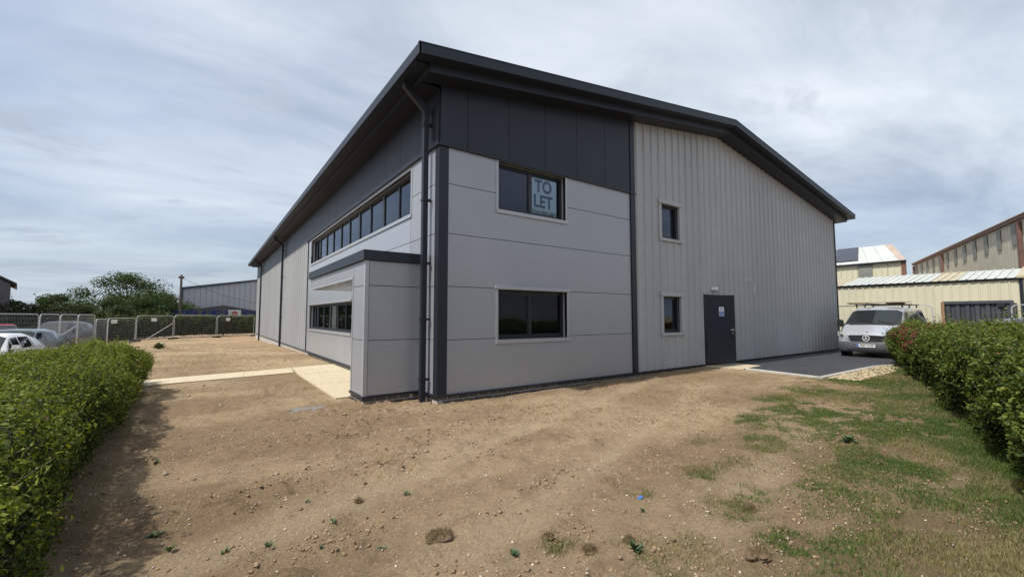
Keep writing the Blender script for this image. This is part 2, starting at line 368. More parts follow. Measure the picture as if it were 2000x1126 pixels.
def soil_material():
    m = bpy.data.materials.new('dry_soil'); m.use_nodes = True; t = m.node_tree; b = t.nodes['Principled BSDF']
    b.inputs['Roughness'].default_value = 0.95; b.inputs['Specular IOR Level'].default_value = 0.15
    a = t.nodes.new('ShaderNodeAttribute'); a.attribute_name = 'col'
    sp = t.nodes.new('ShaderNodeSeparateColor'); t.links.new(a.outputs['Color'], sp.inputs[0])
    tcn = t.nodes.new('ShaderNodeTexCoord')
    def noise(sc, det, ro):
        n = t.nodes.new('ShaderNodeTexNoise'); n.inputs['Scale'].default_value = sc; n.inputs['Detail'].default_value = det; n.inputs['Roughness'].default_value = ro
        t.links.new(tcn.outputs['Object'], n.inputs[0]); return n.outputs[0]
    def mix(A, B, f, bl='MIX'):
        x = t.nodes.new('ShaderNodeMix'); x.data_type = 'RGBA'; x.blend_type = bl
        for s, v in ((x.inputs[6], A), (x.inputs[7], B), (x.inputs[0], f)):
            if isinstance(v, (int, float)): s.default_value = v
            elif isinstance(v, tuple): s.default_value = (*v, 1)
            else: t.links.new(v, s)
        return x.outputs[2]
    def rng_(v, a0, a1, b0, b1):
        r = t.nodes.new('ShaderNodeMapRange'); t.links.new(v, r.inputs[0])
        for i, q in enumerate((a0, a1, b0, b1)): r.inputs[i+1].default_value = q
        return r.outputs[0]
    c = mix((0.322, 0.226, 0.132), (0.465, 0.340, 0.206), sp.outputs[1])
    c = mix(c, (0.165, 0.112, 0.064), rng_(noise(2.6, 12, 0.78), 0.48, 0.66, 0, 0.60))
    c = mix(c, (0.47, 0.36, 0.235), rng_(noise(6, 10, 0.78), 0.53, 0.70, 0, 0.55))
    c = mix(c, (0.13, 0.092, 0.056), rng_(noise(20, 8, 0.8), 0.55, 0.68, 0, 0.55))
    c = mix(c, (0.50, 0.42, 0.31), rng_(noise(60, 3, 0.6), 0.66, 0.72, 0, 0.7))
    c = mix(c, (0.50, 0.38, 0.24), rng_(sp.outputs[2], 0.1, 1.0, 0, 0.6))
    c = mix(c, (0.21, 0.16, 0.085), rng_(sp.outputs[0], 0.1, 0.9, 0, 0.75))
    c = mix(c, rng_(noise(48, 9, 0.85), 0.34, 0.66, 0.62, 1.32), 1.0, 'MULTIPLY')
    t.links.new(c, b.inputs['Base Color'])
    bp = t.nodes.new('ShaderNodeBump'); bp.inputs['Strength'].default_value = 1.0; bp.inputs['Distance'].default_value = 0.07
    h = t.nodes.new('ShaderNodeMath'); h.operation = 'ADD'; t.links.new(noise(13, 10, 0.80), h.inputs[0])
    h2 = t.nodes.new('ShaderNodeMath'); h2.operation = 'MULTIPLY'; h2.inputs[1].default_value = 0.35; t.links.new(noise(75, 5, 0.7), h2.inputs[0]); t.links.new(h2.outputs[0], h.inputs[1])
    t.links.new(h.outputs[0], bp.inputs['Height']); t.links.new(bp.outputs[0], b.inputs['Normal'])
    return m
soil_m = soil_material()
ground = np_mesh('ground', np.stack([X, Y, Z], -1).reshape(-1, 3), F, soil_m, col=stub, smooth=True)
tag(ground, 'bare raked brown soil around the new building', kind='structure')
def gh(x, y):
    x = np.asarray(x, float); y = np.asarray(y, float); return gz(x, y) + relief(x, y)

# far land beyond the site: a low green field sheet and a car park surface
m_ = MB(); m_.poly([(-40, 9.5, -0.395), (-9.0, 9.5, -0.355), (-9.6, 27, -0.355), (-40, 40, -0.395)])
cp = m_.build('car_park', asphalt); tag(cp, 'grey tarmac car park beyond the left hedge', kind='structure')

# ------------------------------------------------------------------ concrete path, porch slab, asphalt, kerbs
def slab_row(name, label, quads, zt, m=concrete, thick=0.08):
    root = bpy.data.objects.new(name, None); COL.objects.link(root); root.location = (quads[0][0][0], quads[0][0][1], 0); OFF[root.name] = Vector(root.location)
    tag(root, label, kind='structure')
    for q in quads:
        c = np.mean(np.array(q), 0); pts = [tuple(c + (np.array(p)-c)*0.995) + (zt-thick,) for p in q]
        MB().prism(pts, (0, 0, thick)).build('slab', m, root)
    return root
def lerp2(a, b, t): return (a[0]+(b[0]-a[0])*t, a[1]+(b[1]-a[1])*t)
f0, f1, b0, b1 = (-7.6, 5.15), (-1.42, 6.33), (-7.6, 6.20), (-1.30, 7.62)
N = 5
slab_row('path', 'narrow cream brushed concrete path', [[lerp2(f0, f1, i/N), lerp2(f0, f1, (i+1)/N), lerp2(b0, b1, (i+1)/N), lerp2(b0, b1, i/N)] for i in range(N)], 0.022)
slab_row('porch_floor', 'cream concrete slab under the porch canopy', [[(-1.40, 1.55), (-0.012, 1.55), (-0.012, 3.6), (-1.40, 3.6)], [(-1.40, 3.61), (-0.012, 3.61), (-0.012, 5.7), (-1.40, 5.7)], [(-1.40, 5.71), (-0.012, 5.71), (-0.012, 7.9), (-1.29, 7.62)]], 0.03)
slab_row('doorstep', 'cream concrete threshold outside the fire door', [[(8.85, -0.42), (9.10, -1.06), (9.10, -0.04), (8.85, -0.04)], [(9.11, -1.06), (10.30, -1.0), (10.30, -0.04), (9.11, -0.04)]], 0.115, thick=0.1)
kp = [(9.12, -1.08), (8.80, -2.98), (12.9, -3.0), (13.8, -3.25), (15.2, -3.55)]
me_ = MB(); me_.poly([(kp[0][0], kp[0][1], 0.098)] + [(x, y, 0.098) for x, y in kp[1:]] + [(19, -5, 0.098), (40, -9, 0.098), (40, 30, 0.098), (20.3, 30, 0.098), (20.3, -0.03, 0.098), (10.9, -0.03, 0.098)])
as_o = me_.build('asphalt_yard', asphalt); tag(as_o, 'new black asphalt yard beside the building', kind='structure')
kroot = bpy.data.objects.new('kerb', None); COL.objects.link(kroot); kroot.location = (*kp[1], 0); OFF[kroot.name] = Vector(kroot.location); tag(kroot, 'pale concrete kerb edging the asphalt', kind='structure')
for (a, b) in zip(kp[:-1], kp[1:]):
    a = np.array(a); b = np.array(b); L = np.linalg.norm(b-a); d = (b-a)/L; n = np.array([d[1], -d[0]]); n = n if n[1] < 0 else -n
    k = max(1, round(L/0.915))
    for i in range(k):
        p = a+d*(L*i/k+0.004); q = a+d*(L*(i+1)/k-0.004)
        prof = [(0, 0.0), (0.11, 0.0), (0.11, 0.118), (0.10, 0.130), (0.01, 0.130), (0, 0.118)]
        MB().prism([(p[0]+n[0]*u, p[1]+n[1]*u, z) for u, z in prof], (q[0]-p[0], q[1]-p[1], 0)).build('kerb_stone', kerb_m, kroot)

# ------------------------------------------------------------------ the warehouse
WL, WW = 36.5, 20.0                     # length along Y, width along X
EV, SLOPE = 6.27, 0.146                 # roof edge height at x=-0.7 and pitch
B = thing('warehouse_building', 'new two-storey warehouse with silver panels, dark eaves and a gabled end', 'warehouse')
gmap = lambda u, v, w: (u, w, v)        # gable wall: u=x, v=z, w=depth inwards (+y)
smap = lambda u, v, w: (w, u, v)        # side wall: u=y, v=z, w=depth inwards (+x)
def rect(us, vs): return sorted(set(us)), sorted(set(vs))
def panel(name, mp, u0, u1, v0, v1, m, holes=(), depth=0.03, gap=0.006, parent=None, top=None):
    u0 += gap; u1 -= gap; v0 += gap; v1 -= gap
    us = [u0, u1] + [h for H in holes for h in H[:2] if u0 < h < u1]; vv = [v0, v1] + [h for H in holes for h in H[2:] if v0 < h < v1]
    us, vv = rect(us, vv)
    fill = lambda u, v: not any(H[0] < u < H[1] and H[2] < v < H[3] for H in holes)
    return MB().grid(us, vv, fill, mp, depth).build(name, m, parent or B)
zr = lambda x: EV + SLOPE*(min(x, WW-x)+0.7)          # roof top height above x
# openings
GW = [(1.34, 3.22, 3.82, 4.84), (1.34, 3.24, 1.13, 2.16)]
SWn = [(6.86, 7.72, 3.82, 4.80), (6.86, 7.70, 1.15, 2.17)]
DOOR = (8.93, 9.98, 0.16, 2.26)
UPW = (1.38, 12.25, 3.80, 4.78); LOW = (1.75, 12.25, 1.10, 2.06)
SEAM = [0.15, 1.165, 2.175, 3.185, 4.15, 4.875]
# structural backing wall with openings
us, vv = rect([0.02, 5.6, WW-0.02] + [h for H in GW+SWn+[DOOR] for h in H[:2]], [0.0, 5.9] + [h for H in GW+SWn+[DOOR] for h in H[2:]])
bk = MB().grid(us, vv, lambda u, v: not any(H[0] < u < H[1] and H[2] < v < H[3] for H in GW+SWn+[DOOR]), lambda u, v, w: (u, w+0.032, v), 0.04)
bk.prism([(0.02, 0.034, 5.9), (WW-0.02, 0.034, 5.9), (WW-0.02, 0.034, zr(WW)-0.3), (WW/2, 0.034, zr(WW/2)-0.3), (0.02, 0.034, zr(0)-0.3)], (0, 0.036, 0))
bk.build('wall', frame_m, B)
us, vv = rect([0.08, WL] + list(UPW[:2]) + list(LOW[:2]), [0.0, 6.0] + list(UPW[2:]) + list(LOW[2:]))
MB().grid(us, vv, lambda u, v: not any(H[0] < u < H[1] and H[2] < v < H[3] for H in (UPW, LOW)), lambda u, v, w: (w+0.032, u, v), 0.04).build('wall', frame_m, B)
MB().box(WW-0.06, WW-0.002, 0.1, WL, 0, 6.0).box(0.1, WW-0.08, WL-0.05, WL, 0, 6.2).build('wall', clad, B)
# silver panels, gable
for i in range(5): panel('panel', gmap, 0.185, 5.53, SEAM[i], SEAM[i+1], silver, GW)
# silver panels, side: near strip is ribbed, the rest flat
for i in range(5):
    panel('panel', smap, 0.16, 1.38, SEAM[i], SEAM[i+1], silver)
panel('panel', smap, 1.38, 6.5, 2.06, 3.185, silver_flat); panel('panel', smap, 6.5, 12.82, 2.06, 3.185, silver_flat)
panel('panel', smap, 1.38, 6.5, 3.185, 4.15, silver_flat, [UPW]); panel('panel', smap, 6.5, 12.82, 3.185, 4.15, silver_flat, [UPW])
panel('panel', smap, 12.25, 12.82, 4.15, 4.875, silver_flat); panel('panel', smap, 1.38, 12.25, 4.78, 4.875, silver_flat)
panel('panel', smap, 1.38, 6.5, 0.15, 1.10, silver_flat); panel('panel', smap, 6.5, 12.82, 0.15, 1.10, silver_flat)
panel('panel', smap, 12.25, 12.82, 1.10, 2.06, silver_flat); panel('panel', smap, 1.38, 1.75, 1.10, 2.06, silver_flat)
# dark panels over the gable office and along the side
for a, b in zip((0.01, 0.60, 1.60, 2.60, 3.59, 4.57), (0.60, 1.60, 2.60, 3.59, 4.57, 5.53)):
    MB().prism([(a+.006, -0.02, 4.89), (b-.006, -0.02, 4.89), (b-.006, -0.02, zr(b)-0.33), (a+.006, -0.02, zr(a)-0.33)], (0, 0.05, 0)).build('dark_panel', anth, B)
y = 0.0
while y < WL-0.1:
    panel('dark_panel', lambda u, v, w: (w-0.02, u, v), max(y, 0.0)+(0.034 if y == 0 else 0), min(y+1.0, WL), 4.885, 5.965, anth, depth=0.05, gap=0.004); y += 1.0
# box-profile cladding sheets
def profile(a, b, pitch=1/3.0, top=0.045, flank=0.022, h=0.042):
    pts = [(a, 0.0)]; n = math.floor(a/pitch)
    while n*pitch < b+pitch:
        c = (n+0.5)*pitch
        for u, w in ((c-top/2-flank, 0), (c-top/2, -h), (c+top/2, -h), (c+top/2+flank, 0), (c+0.075+0.03, 0), (c+0.075+0.036, -0.0035), (c+0.075+0.044, -0.0035), (c+0.075+0.05, 0)):
            if a < u < b: pts.append((u, w))
        n += 1
    pts.append((b, 0.0)); return pts
def sheet(mp, a, b, zlo, ztop, m, parent, name='cladding_sheet', holes=(), **k):
    mb = MB(); pr = profile(a, b, **k); cuts = sorted({c for H in holes for c in H[:2] if a < c < b})
    pts = []
    for (p, q) in zip(pr[:-1], pr[1:]):
        pts.append(p)
        for c in cuts:
            if p[0] < c < q[0]: t = (c-p[0])/(q[0]-p[0]); pts.append((c, p[1]+(q[1]-p[1])*t))
    pts.append(pr[-1])
    for (u0, w0), (u1, w1) in zip(pts[:-1], pts[1:]):
        um = (u0+u1)/2; segs = [(zlo, None)]
        hs = [H for H in holes if H[0] < um < H[1]]
        if hs:
            zs = [zlo]
            for H in sorted(hs, key=lambda q: q[2]): zs += [H[2], H[3]]
            segs = [(zs[i], zs[i+1]) for i in range(0, len(zs)-1, 2) if zs[i+1] > zs[i]] + [(zs[-1], None)]
        for (lo, hi) in segs:
            t0, t1 = (ztop(u0), ztop(u1)) if hi is None else (hi, hi)
            mb.poly([mp(u0, lo, w0), mp(u1, lo, w1), mp(u1, t1, w1), mp(u0, t0, w0)])
    return mb.build(name, m, parent)
gh_ = SWn + [(DOOR[0]-0.03, DOOR[1]+0.03, 0.0, DOOR[3]+0.03)]
xs = [5.72] + [6.0+i for i in range(14)] + [19.95]
for a, b in zip(xs[:-1], xs[1:]):
    if a < WW/2 < b: pass
    sheet(gmap, a, b, 0.16, lambda u: zr(u)-0.33, clad, B, holes=gh_)
y0s = [12.9] + [13.0+i for i in range(24)] 
for a, b in zip(y0s[:-1], y0s[1:]):
    sheet(smap, a, b, 0.16, lambda u: 4.865, clad, B, pitch=0.5, top=0.085, flank=0.03, h=0.055)
# screws in the cladding
sc = MB()
def screw(x, z, yy=-0.006): sc.tube([(x, 0.0, z), (x, yy, z)], 0.011, 6)
for zrow in (0.30, 2.30, 3.60, 4.93):
    for i in range(43):
        x = 5.80 + i/3.0
        if x < 19.8 and not any(H[0]-.1 < x < H[1]+.1 and H[2]-.1 < zrow < H[3]+.12 for H in gh_): screw(x, zrow + random.uniform(-.012, .012))
for i in range(100):
    x = 5.80 + i*0.139
    if x < 19.7 and zr(x)-0.4 > 6.2: screw(x, 6.16+random.uniform(-.015, .015))
for k in range(14):
    for j in range(16):
        z = 0.5+j*0.45; x = 6.0+k-0.02
        if z < zr(x)-0.6 and not any(H[0]-.1 < x < H[1]+.1 and H[2]-.1 < z < H[3]+.1 for H in gh_): screw(x, z, -0.008)
tag(sc.build('screw_heads', screw_m, B), kind='stuff')
# trims: corner, between panels and sheets, lower edge
MB().prism([(0.19, -0.012, 0.13), (-0.012, -0.012, 0.13), (-0.012, 0.155, 0.13), (0.03, 0.155, 0.13), (0.03, 0.03, 0.13), (0.19, 0.03, 0.13)], (0, 0, 4.72)).build('corner_trim', anth, B)
MB().box(5.535, 5.715, -0.036, 0.03, 0.17, 4.86).box(5.54, 5.71, -0.040, 0.028, 4.89, zr(5.6)-0.34).build('vertical_trim', anth, B)
MB().box(-0.03, 5.74, -0.048, 0.02, 4.855, 4.888).build('drip_flashing', anth, B)
MB().box(-0.048, 0.0, -0.03, WL, 4.862, 4.884).build('drip_flashing', anth, B)
MB().box(-0.030, 0.02, 12.825, 12.895, 0.17, 4.86).build('vertical_trim', anth, B)
MB().box(WW-0.05, WW+0.03, -0.05, 0.09, 0.17, 6.0).build('corner_trim', anth, B)
# ground-level drip and brick plinth
def plinth(segs, name='brick_plinth'):
    core = MB()
    for (x0, x1, y0, y1) in segs: core.box(x0, x1, y0, y1, -0.5, 0.128)
    return core.build(name, mortar, B)
PL = plinth([(0.006, 19.96, 0.006, 0.10), (0.006, 0.10, 0.11, WL), (-1.144, -0.004, 0.656, 0.75), (-1.144, -1.05, 0.76, 1.50)])
bm_ = MB().box(-0.1055, 0.1055, -0.045, 0.045, -0.0305, 0.0305); bme = bpy.data.meshes.new('brick')
bme.from_pydata(bm_.v, [], bm_.f); bme.materials.append(brick_m)
def brick_at(x, y, z, rz=0.0):
    o = link('brick', bme, PL); o.location = (x+random.uniform(-.002,.002), y+random.uniform(-.0015,.0015), z); o.rotation_euler = (0, 0, rz)
for row, zc in enumerate((0.092, 0.017)):
    off = 0.1125*(row % 2)
    for i in range(39): brick_at(0.108+off+i*0.225, 0.045, zc)
    for i in range(3): brick_at(0.045, 0.205+off+i*0.225, zc, math.pi/2)
    for i in range(47): brick_at(0.045, 1.75+off+i*0.225, zc, math.pi/2)
    for i in range(5): brick_at(-1.04+off+i*0.225 if i < 4 else -0.10, 0.695, zc)
    for i in range(3): brick_at(-1.105, 0.86+off+i*0.225, zc, math.pi/2)
MB().box(-0.045, WW, -0.045, 0.0, 0.128, 0.160).box(-0.045, 0.0, 0.0, WL, 0.128, 0.160).build('drip_sill', anth, B)
MB().box(10.4, WW, -0.012, 0.004, 0.02, 0.127).build('base_trim', frame_m, B)
# roof, verge and eaves
ox, oy = 0.70, 0.64
def roofpt(x, y, dz=0.0): return (x, y, zr(x)+dz)
rf = MB()
for a, b in ((-ox, WW/2), (WW/2, WW+ox)):
    rf.prism([(a, -oy, zr(a)-0.06), (b, -oy, zr(b)-0.06), (b, -oy, zr(b)), (a, -oy, zr(a))], (0, WL+2*oy, 0))
roof = rf.build('roof', anth, B)
def barge(yf, yb, top, bot, xa, name, m=anth):
    mb = MB()
    for a, b in ((-xa, WW/2), (WW/2, WW+xa)):
        mb.prism([(a, yf, zr(a)+bot), (b, yf, zr(b)+bot), (b, yf, zr(b)+top), (a, yf, zr(a)+top)], (0, yb-yf, 0))
    return mb.build(name, m, roof)
barge(-oy-0.012, -oy+0.02, 0.022, -0.175, ox+0.01, 'verge_fascia')
barge(-oy-0.020, -oy+0.03, 0.030, 0.008, ox+0.02, 'verge_capping')
barge(-0.41, -0.385, -0.10, -0.345, 0.42, 'inner_fascia')
barge(-oy+0.02, -0.41, -0.17, -0.185, ox-0.03, 'soffit')
barge(-0.385, -0.021, -0.335, -0.35, 0.42, 'soffit')
for s, xe in ((-1, 0.0), (1, WW)):
    e = lambda d: xe + s*d
    MB().box(e(ox+0.012), e(ox-0.02), -oy-0.012, WL+oy, EV-0.175, EV+0.02).build('eaves_fascia', anth, roof)
    MB().box(e(ox-0.02), e(0.43), -0.40, WL+oy-0.02, EV-0.19, EV-0.172).build('eaves_soffit', anth, roof)
    MB().box(e(0.43), e(0.405), -0.41, WL+0.3, EV-0.306, EV-0.06).build('inner_fascia', anth, roof)
    MB().box(e(0.405), e(0.021), 0.0, WL+0.1, EV-0.312, EV-0.298).build('eaves_soffit', anth, roof)
# down-pipes
def downpipe(y, zb):
    p = MB(); x = -0.135; h = 0.05
    p.box(x-h, x+h, y-h, y+h, zb, 5.60)
    p.box(x-h-.008, x+h+.008, y-h-.008, y+h+.008, 5.56, 5.66)
    n = [(x, 5.62), (x-0.42, 5.98), (x-0.42, 6.14)]
    p.prism([(x-h, y-h, 5.60), (x+h, y-h, 5.60), (x+h, y-h, 5.70), (-0.50, y-h, 6.00), (-0.50, y-h, 6.10), (-0.60, y-h, 6.10), (-0.60, y-h, 5.97)], (0, 2*h, 0))
    o = p.build('downpipe', anth, B)
    for z in (0.42, 1.55, 2.62, 3.85, 5.35):
        MB().box(x-h-.01, x+h+.01, y-h-.01, y+h+.01, z-.022, z+.022).box(x+h, -0.004, y-.03, y+.03, z-.016, z+.016).box(x+h, x+h+.04, y-.085, y-.05, z-.02, z+.02).build('bracket', black_pl, o)
for y, zb in ((0.36, -0.02), (19.9, -0.15), (31.8, -0.3)): downpipe(y, zb)
# windows
def window(mp, H, cols, trim=0.055, rev=0.13, head=True, heavy=(), sill_out=0.05, parts=None, tm=trim_silver):
    u0, u1, v0, v1 = H
    fr = MB(); f = 0.06; d0, d1 = rev, rev+0.06
    def bx(a, b, c, d, w0, w1, mb):
        P = [mp(a, c, w0), mp(b, d, w1)]; mb.box(P[0][0], P[1][0], P[0][1], P[1][1], P[0][2], P[1][2])
    bx(u0, u1, v0, v0+f+0.012, d0, d1, fr); bx(u0, u1, v1-f, v1, d0, d1, fr); bx(u0, u0+f, v0+f+.012, v1-f, d0, d1, fr); bx(u1-f, u1, v0+f+.012, v1-f, d0, d1, fr)
    edges = [u0+f] + cols + [u1-f]
    for i, c in enumerate(cols):
        w = 0.065 if i in heavy else 0.036
        bx(c-w, c+w, v0+f+.012, v1-f, d0+.002, d1-.002, fr)
    o = fr.build('window', frame_m, B)
    for i, (a, b) in enumerate(zip(edges[:-1], edges[1:])):
        wa = 0 if i == 0 else (0.065 if (i-1) in heavy else 0.036); wb = 0 if i == len(cols) else (0.065 if i in heavy else 0.036)
        g = MB(); w = rev+0.03
        quad = [mp(a+wa, v0+f+.012, w), mp(b-wb, v0+f+.012, w), mp(b-wb, v1-f, w), mp(a+wa, v1-f, w)]
        g.poly(quad[::-1] if mp is smap else quad).build('pane', win_glass, o)
        gk = MB(); a2, b2 = a+wa, b-wb; k = 0.022
        bx(a2, b2, v0+f+.012, v0+f+.012+k, d0+.012, w-.002, gk); bx(a2, b2, v1-f-k, v1-f, d0+.012, w-.002, gk); bx(a2, a2+k, v0+f+.012+k, v1-f-k, d0+.012, w-.002, gk); bx(b2-k, b2, v0+f+.012+k, v1-f-k, d0+.012, w-.002, gk)
        gk.build('glazing_bead', frame_m, o)
    rv = MB(); t = 0.006; r0 = -0.0125 if tm is trim_silver else -0.0405
    bx(u0-t, u0, v0, v1, r0, d1, rv); bx(u1, u1+t, v0, v1, r0, d1, rv); bx(u0-t, u1+t, v1, v1+t, r0, d1, rv)
    rv.build('reveal', tm, o)
    tr = MB(); p0 = -0.012 if tm is trim_silver else -0.040
    bx(u0-trim, u0-t, v0, v1, p0, -0.001, tr); bx(u1+t, u1+trim, v0, v1, p0, -0.001, tr)
    if head: bx(u0-trim-.02, u1+trim+.02, v1+t, v1+trim+.012, p0-.03, -0.001, tr)
    tr.build('trim', tm, o)
    sl_ = MB(); bx(u0-trim, u1+trim, v0-0.075, v0-0.004, p0-.016, -0.001, sl_); bx(u0, u1, v0-.004, v0, p0-.016, d0, sl_)
    sl_.build('sill', tm, o)
    return o
window(gmap, GW[0], [2.28], head=False); window(gmap, GW[1], [2.26])
clad_trim = mat('grey_trim', (0.385, 0.395, 0.40), 0.45, var=0.04)
window(gmap, SWn[0], [], trim=0.11, tm=clad_trim, rev=0.085); window(gmap, SWn[1], [], trim=0.11, tm=clad_trim, rev=0.085)
cols = []; heavy = []
P = (UPW[1]-UPW[0])/5
for i in range(5):
    cols.append(UPW[0]+P*(i+0.5))
    if i < 4: heavy.append(len(cols)); cols.append(UPW[0]+P*(i+1))
window(smap, UPW, cols, head=False, heavy=heavy)
P = (LOW[1]-LOW[0])/5; cols = []; heavy = []
for i in range(5):
    cols.append(LOW[0]+P*(i+0.5))
    if i < 4: heavy.append(len(cols)); cols.append(LOW[0]+P*(i+1))
window(smap, LOW, cols, heavy=heavy)
# rooms behind the windows
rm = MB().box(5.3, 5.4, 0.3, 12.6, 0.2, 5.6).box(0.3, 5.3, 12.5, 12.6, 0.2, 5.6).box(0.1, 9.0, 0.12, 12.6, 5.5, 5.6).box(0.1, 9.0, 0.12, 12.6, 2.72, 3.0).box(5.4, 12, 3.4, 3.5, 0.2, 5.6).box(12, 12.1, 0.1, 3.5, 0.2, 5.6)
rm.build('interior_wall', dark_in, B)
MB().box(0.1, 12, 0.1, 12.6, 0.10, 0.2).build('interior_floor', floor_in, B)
# fire door, ajar
hx, hy, th = DOOR[0]+0.05, -0.02, R(31)
fr = MB().box(DOOR[0]-0.03, DOOR[0]+0.045, -0.046, 0.16, 0.12, 2.26).box(DOOR[1]-0.045, DOOR[1]+0.03, -0.046, 0.16, 0.12, 2.26).box(DOOR[0]-0.03, DOOR[1]+0.03, -0.046, 0.16, 2.21, 2.285).build('door_frame', frame_m, B)
MB().box(DOOR[0], DOOR[1], -0.03, 0.2, 0.10, 0.155).build('threshold', frame_m, B)
def dl(u, w, z): return (hx+u*math.cos(th)+w*math.sin(th), hy-u*math.sin(th)+w*math.cos(th), z)  # u along leaf, w into the leaf
dp = MB(); dp.prism([dl(0, 0, 0.165), dl(0.95, 0, 0.165), dl(0.95, 0.045, 0.165), dl(0, 0.045, 0.165)], (0, 0, 2.10))
door = dp.build('door', anth, B)
hd = MB(); 
hd.prism([dl(0.855, -0.008, 1.02), dl(0.905, -0.008, 1.02), dl(0.905, 0, 1.02), dl(0.855, 0, 1.02)], (0, 0, 0.24))
hd.tube([dl(0.88, 0, 1.2), dl(0.88, -0.055, 1.2), dl(0.86, -0.06, 1.2), dl(0.75, -0.06, 1.195)], 0.011, 8)
hd.tube([dl(0.88, 0, 1.08), dl(0.88, -0.02, 1.08)], 0.022, 10)
hd.build('door_handle', chrome, door, smooth=40)
def dsign(u0, u1, z0, z1, m, w=-0.003): return MB().poly([dl(u0, w, z0), dl(u1, w, z0), dl(u1, w, z1), dl(u0, w, z1)])
dsign(0.44, 0.60, 1.62, 1.90, 0).build('door_sign', signwhite, door)
dsign(0.452, 0.588, 1.632, 1.765, 0, -0.0045).build('sign_panel', signblue, door)
k_ = MB()
for z in (1.735, 1.70, 1.665): k_.poly([dl(0.475, -0.006, z-.006), dl(0.565, -0.006, z-.006), dl(0.565, -0.006, z+.006), dl(0.475, -0.006, z+.006)])
k_.build('sign_lettering', signwhite, door)
k_ = MB(); c0 = 0.52
k_.poly([dl(c0-.03, -.0045, 1.80), dl(c0-.012, -.0045, 1.80), dl(c0-.012, -.0045, 1.87), dl(c0-.03, -.0045, 1.87)]).poly([dl(c0+.012, -.0045, 1.80), dl(c0+.03, -.0045, 1.80), dl(c0+.03, -.0045, 1.87), dl(c0+.012, -.0045, 1.87)])
k_.build('sign_symbol', signblue, door)
# porch: blade wall, beam and canopy
px0, py0, py1 = -1.15, 0.65, 5.75
pmap_f = lambda u, v, w: (u, py0+w, v); pmap_s = lambda u, v, w: (px0+w, u, v)
MB().box(px0+0.035, -0.004, py0+0.035, 1.46, 0.15, 2.62).build('porch_wall', frame_m, B)
for a, b in ((0.165, 1.165), (1.165, 2.175), (2.175, 2.64)):
    panel('porch_panel', pmap_f, px0+0.07, -0.02, a, b, silver)
    panel('porch_panel', pmap_s, py0+0.07, 1.41, a, b, silver)
panel('porch_panel', pmap_s, 1.41, py1, 2.40, 2.64, silver)
MB().prism([(px0-.004, py0-.004, 0.16), (px0+.068, py0-.004, 0.16), (px0+.068, py0+.03, 0.16), (px0+.03, py0+.03, 0.16), (px0+.03, py0+.068, 0.16), (px0-.004, py0+.068, 0.16)], (0, 0, 2.48)).build('porch_corner_trim', trim_silver, B)
MB().box(-0.05, -0.006, py0-.006, py0+.03, 0.16, 2.63).build('porch_corner_trim', trim_silver, B)
MB().box(px0-.006, px0+.03, 1.415, 1.47, 0.165, 2.36).box(px0-.006, px0+.03, 1.415, py1, 2.345, 2.40).box(px0+.03, px0+.3, 1.462, 1.474, 0.16, 2.35).build('opening_trim', trim_silver, B)
MB().box(px0+.03, -0.036, 1.475, py1-.01, 2.352, 2.372).build('porch_soffit', soffit_m, B)
MB().box(px0+.034, -0.036, 1.475, py1-.02, 2.374, 2.62).box(px0, -.036, py1, py1+.02, 2.35, 2.64).build('porch_beam', frame_m, B)
MB().box(px0-0.05, -0.034, py0-0.05, py1+0.06, 2.645, 2.83).build('porch_roof', anth, B)
MB().box(px0-0.025, -0.006, py0-0.025, py0+.1, 0.128, 0.162).box(px0-0.025, px0+.1, py0+.1, 1.49, 0.128, 0.162).build('drip_sill', anth, B)
# wall lamp and loose cable
wl = MB(); 
wl.prism([(9.36, -0.045, 2.42), (9.66, -0.045, 2.42), (9.66, -0.045, 2.53), (9.36, -0.045, 2.53)], (0, 0.04, 0)); wl.prism([(9.39, -0.10, 2.435), (9.63, -0.10, 2.435), (9.645, -0.045, 2.425), (9.375, -0.045, 2.425)], (0, 0, 0.085))
tag(wl.build('wall_lamp', white_pl), 'white bulkhead lamp on the cladding above the fire door', 'lamp')
cpth = [(11.55, -0.01, 2.90), (11.75, -0.10, 2.88), (11.92, -0.12, 2.78), (11.98, -0.11, 2.62), (11.96, -0.10, 2.48), (12.02, -0.09, 2.36)]
cb = MB().tube(cpth, 0.008, 5).tube(cpth[3:5], [0.022, 0.012], 6)
tag(cb.build('loose_cable', white_pl, smooth=60), 'loose white cable tail hanging from the ribbed wall', 'cable')

# poster in the upper window, white board in the lower side window
pt = thing('to_let_poster', 'pale blue TO LET poster inside the upper window', 'poster', (2.70, 0.172, 3.88))
MB().box(2.33, 3.10, 0.172, 0.175, 4.02, 4.745).build('paper', poster_m, pt)
MB().box(2.33, 3.10, 0.172, 0.175, 3.88, 4.018).build('green_strip', poster_green, pt)
def wall_text(s, size, cx, cz, yy, m, parent, bold=0.0, sx=1.0):
    v, f = text_mesh(s, size, 0, bold, sx); mb = MB(); mb.v = [(cx+a, yy, cz+b) for a, b, c in v]; mb.f = f; return mb.build('lettering', m, parent)
wall_text('TO', 0.395, 2.70, 4.555, 0.1705, poster_ink, pt, 0.013, 0.90)
wall_text('LET', 0.395, 2.69, 4.205, 0.1705, poster_ink, pt, 0.013, 0.90)
wall_text('1603 722 892', 0.165, 2.71, 3.915, 0.1705, ink, pt, 0.004, 0.74)
wb = MB().box(0.172, 0.180, 8.42, 9.40, 1.15, 2.02).build('white_board', board_m); tag(wb, 'tall white board standing behind the lower side window', 'board')

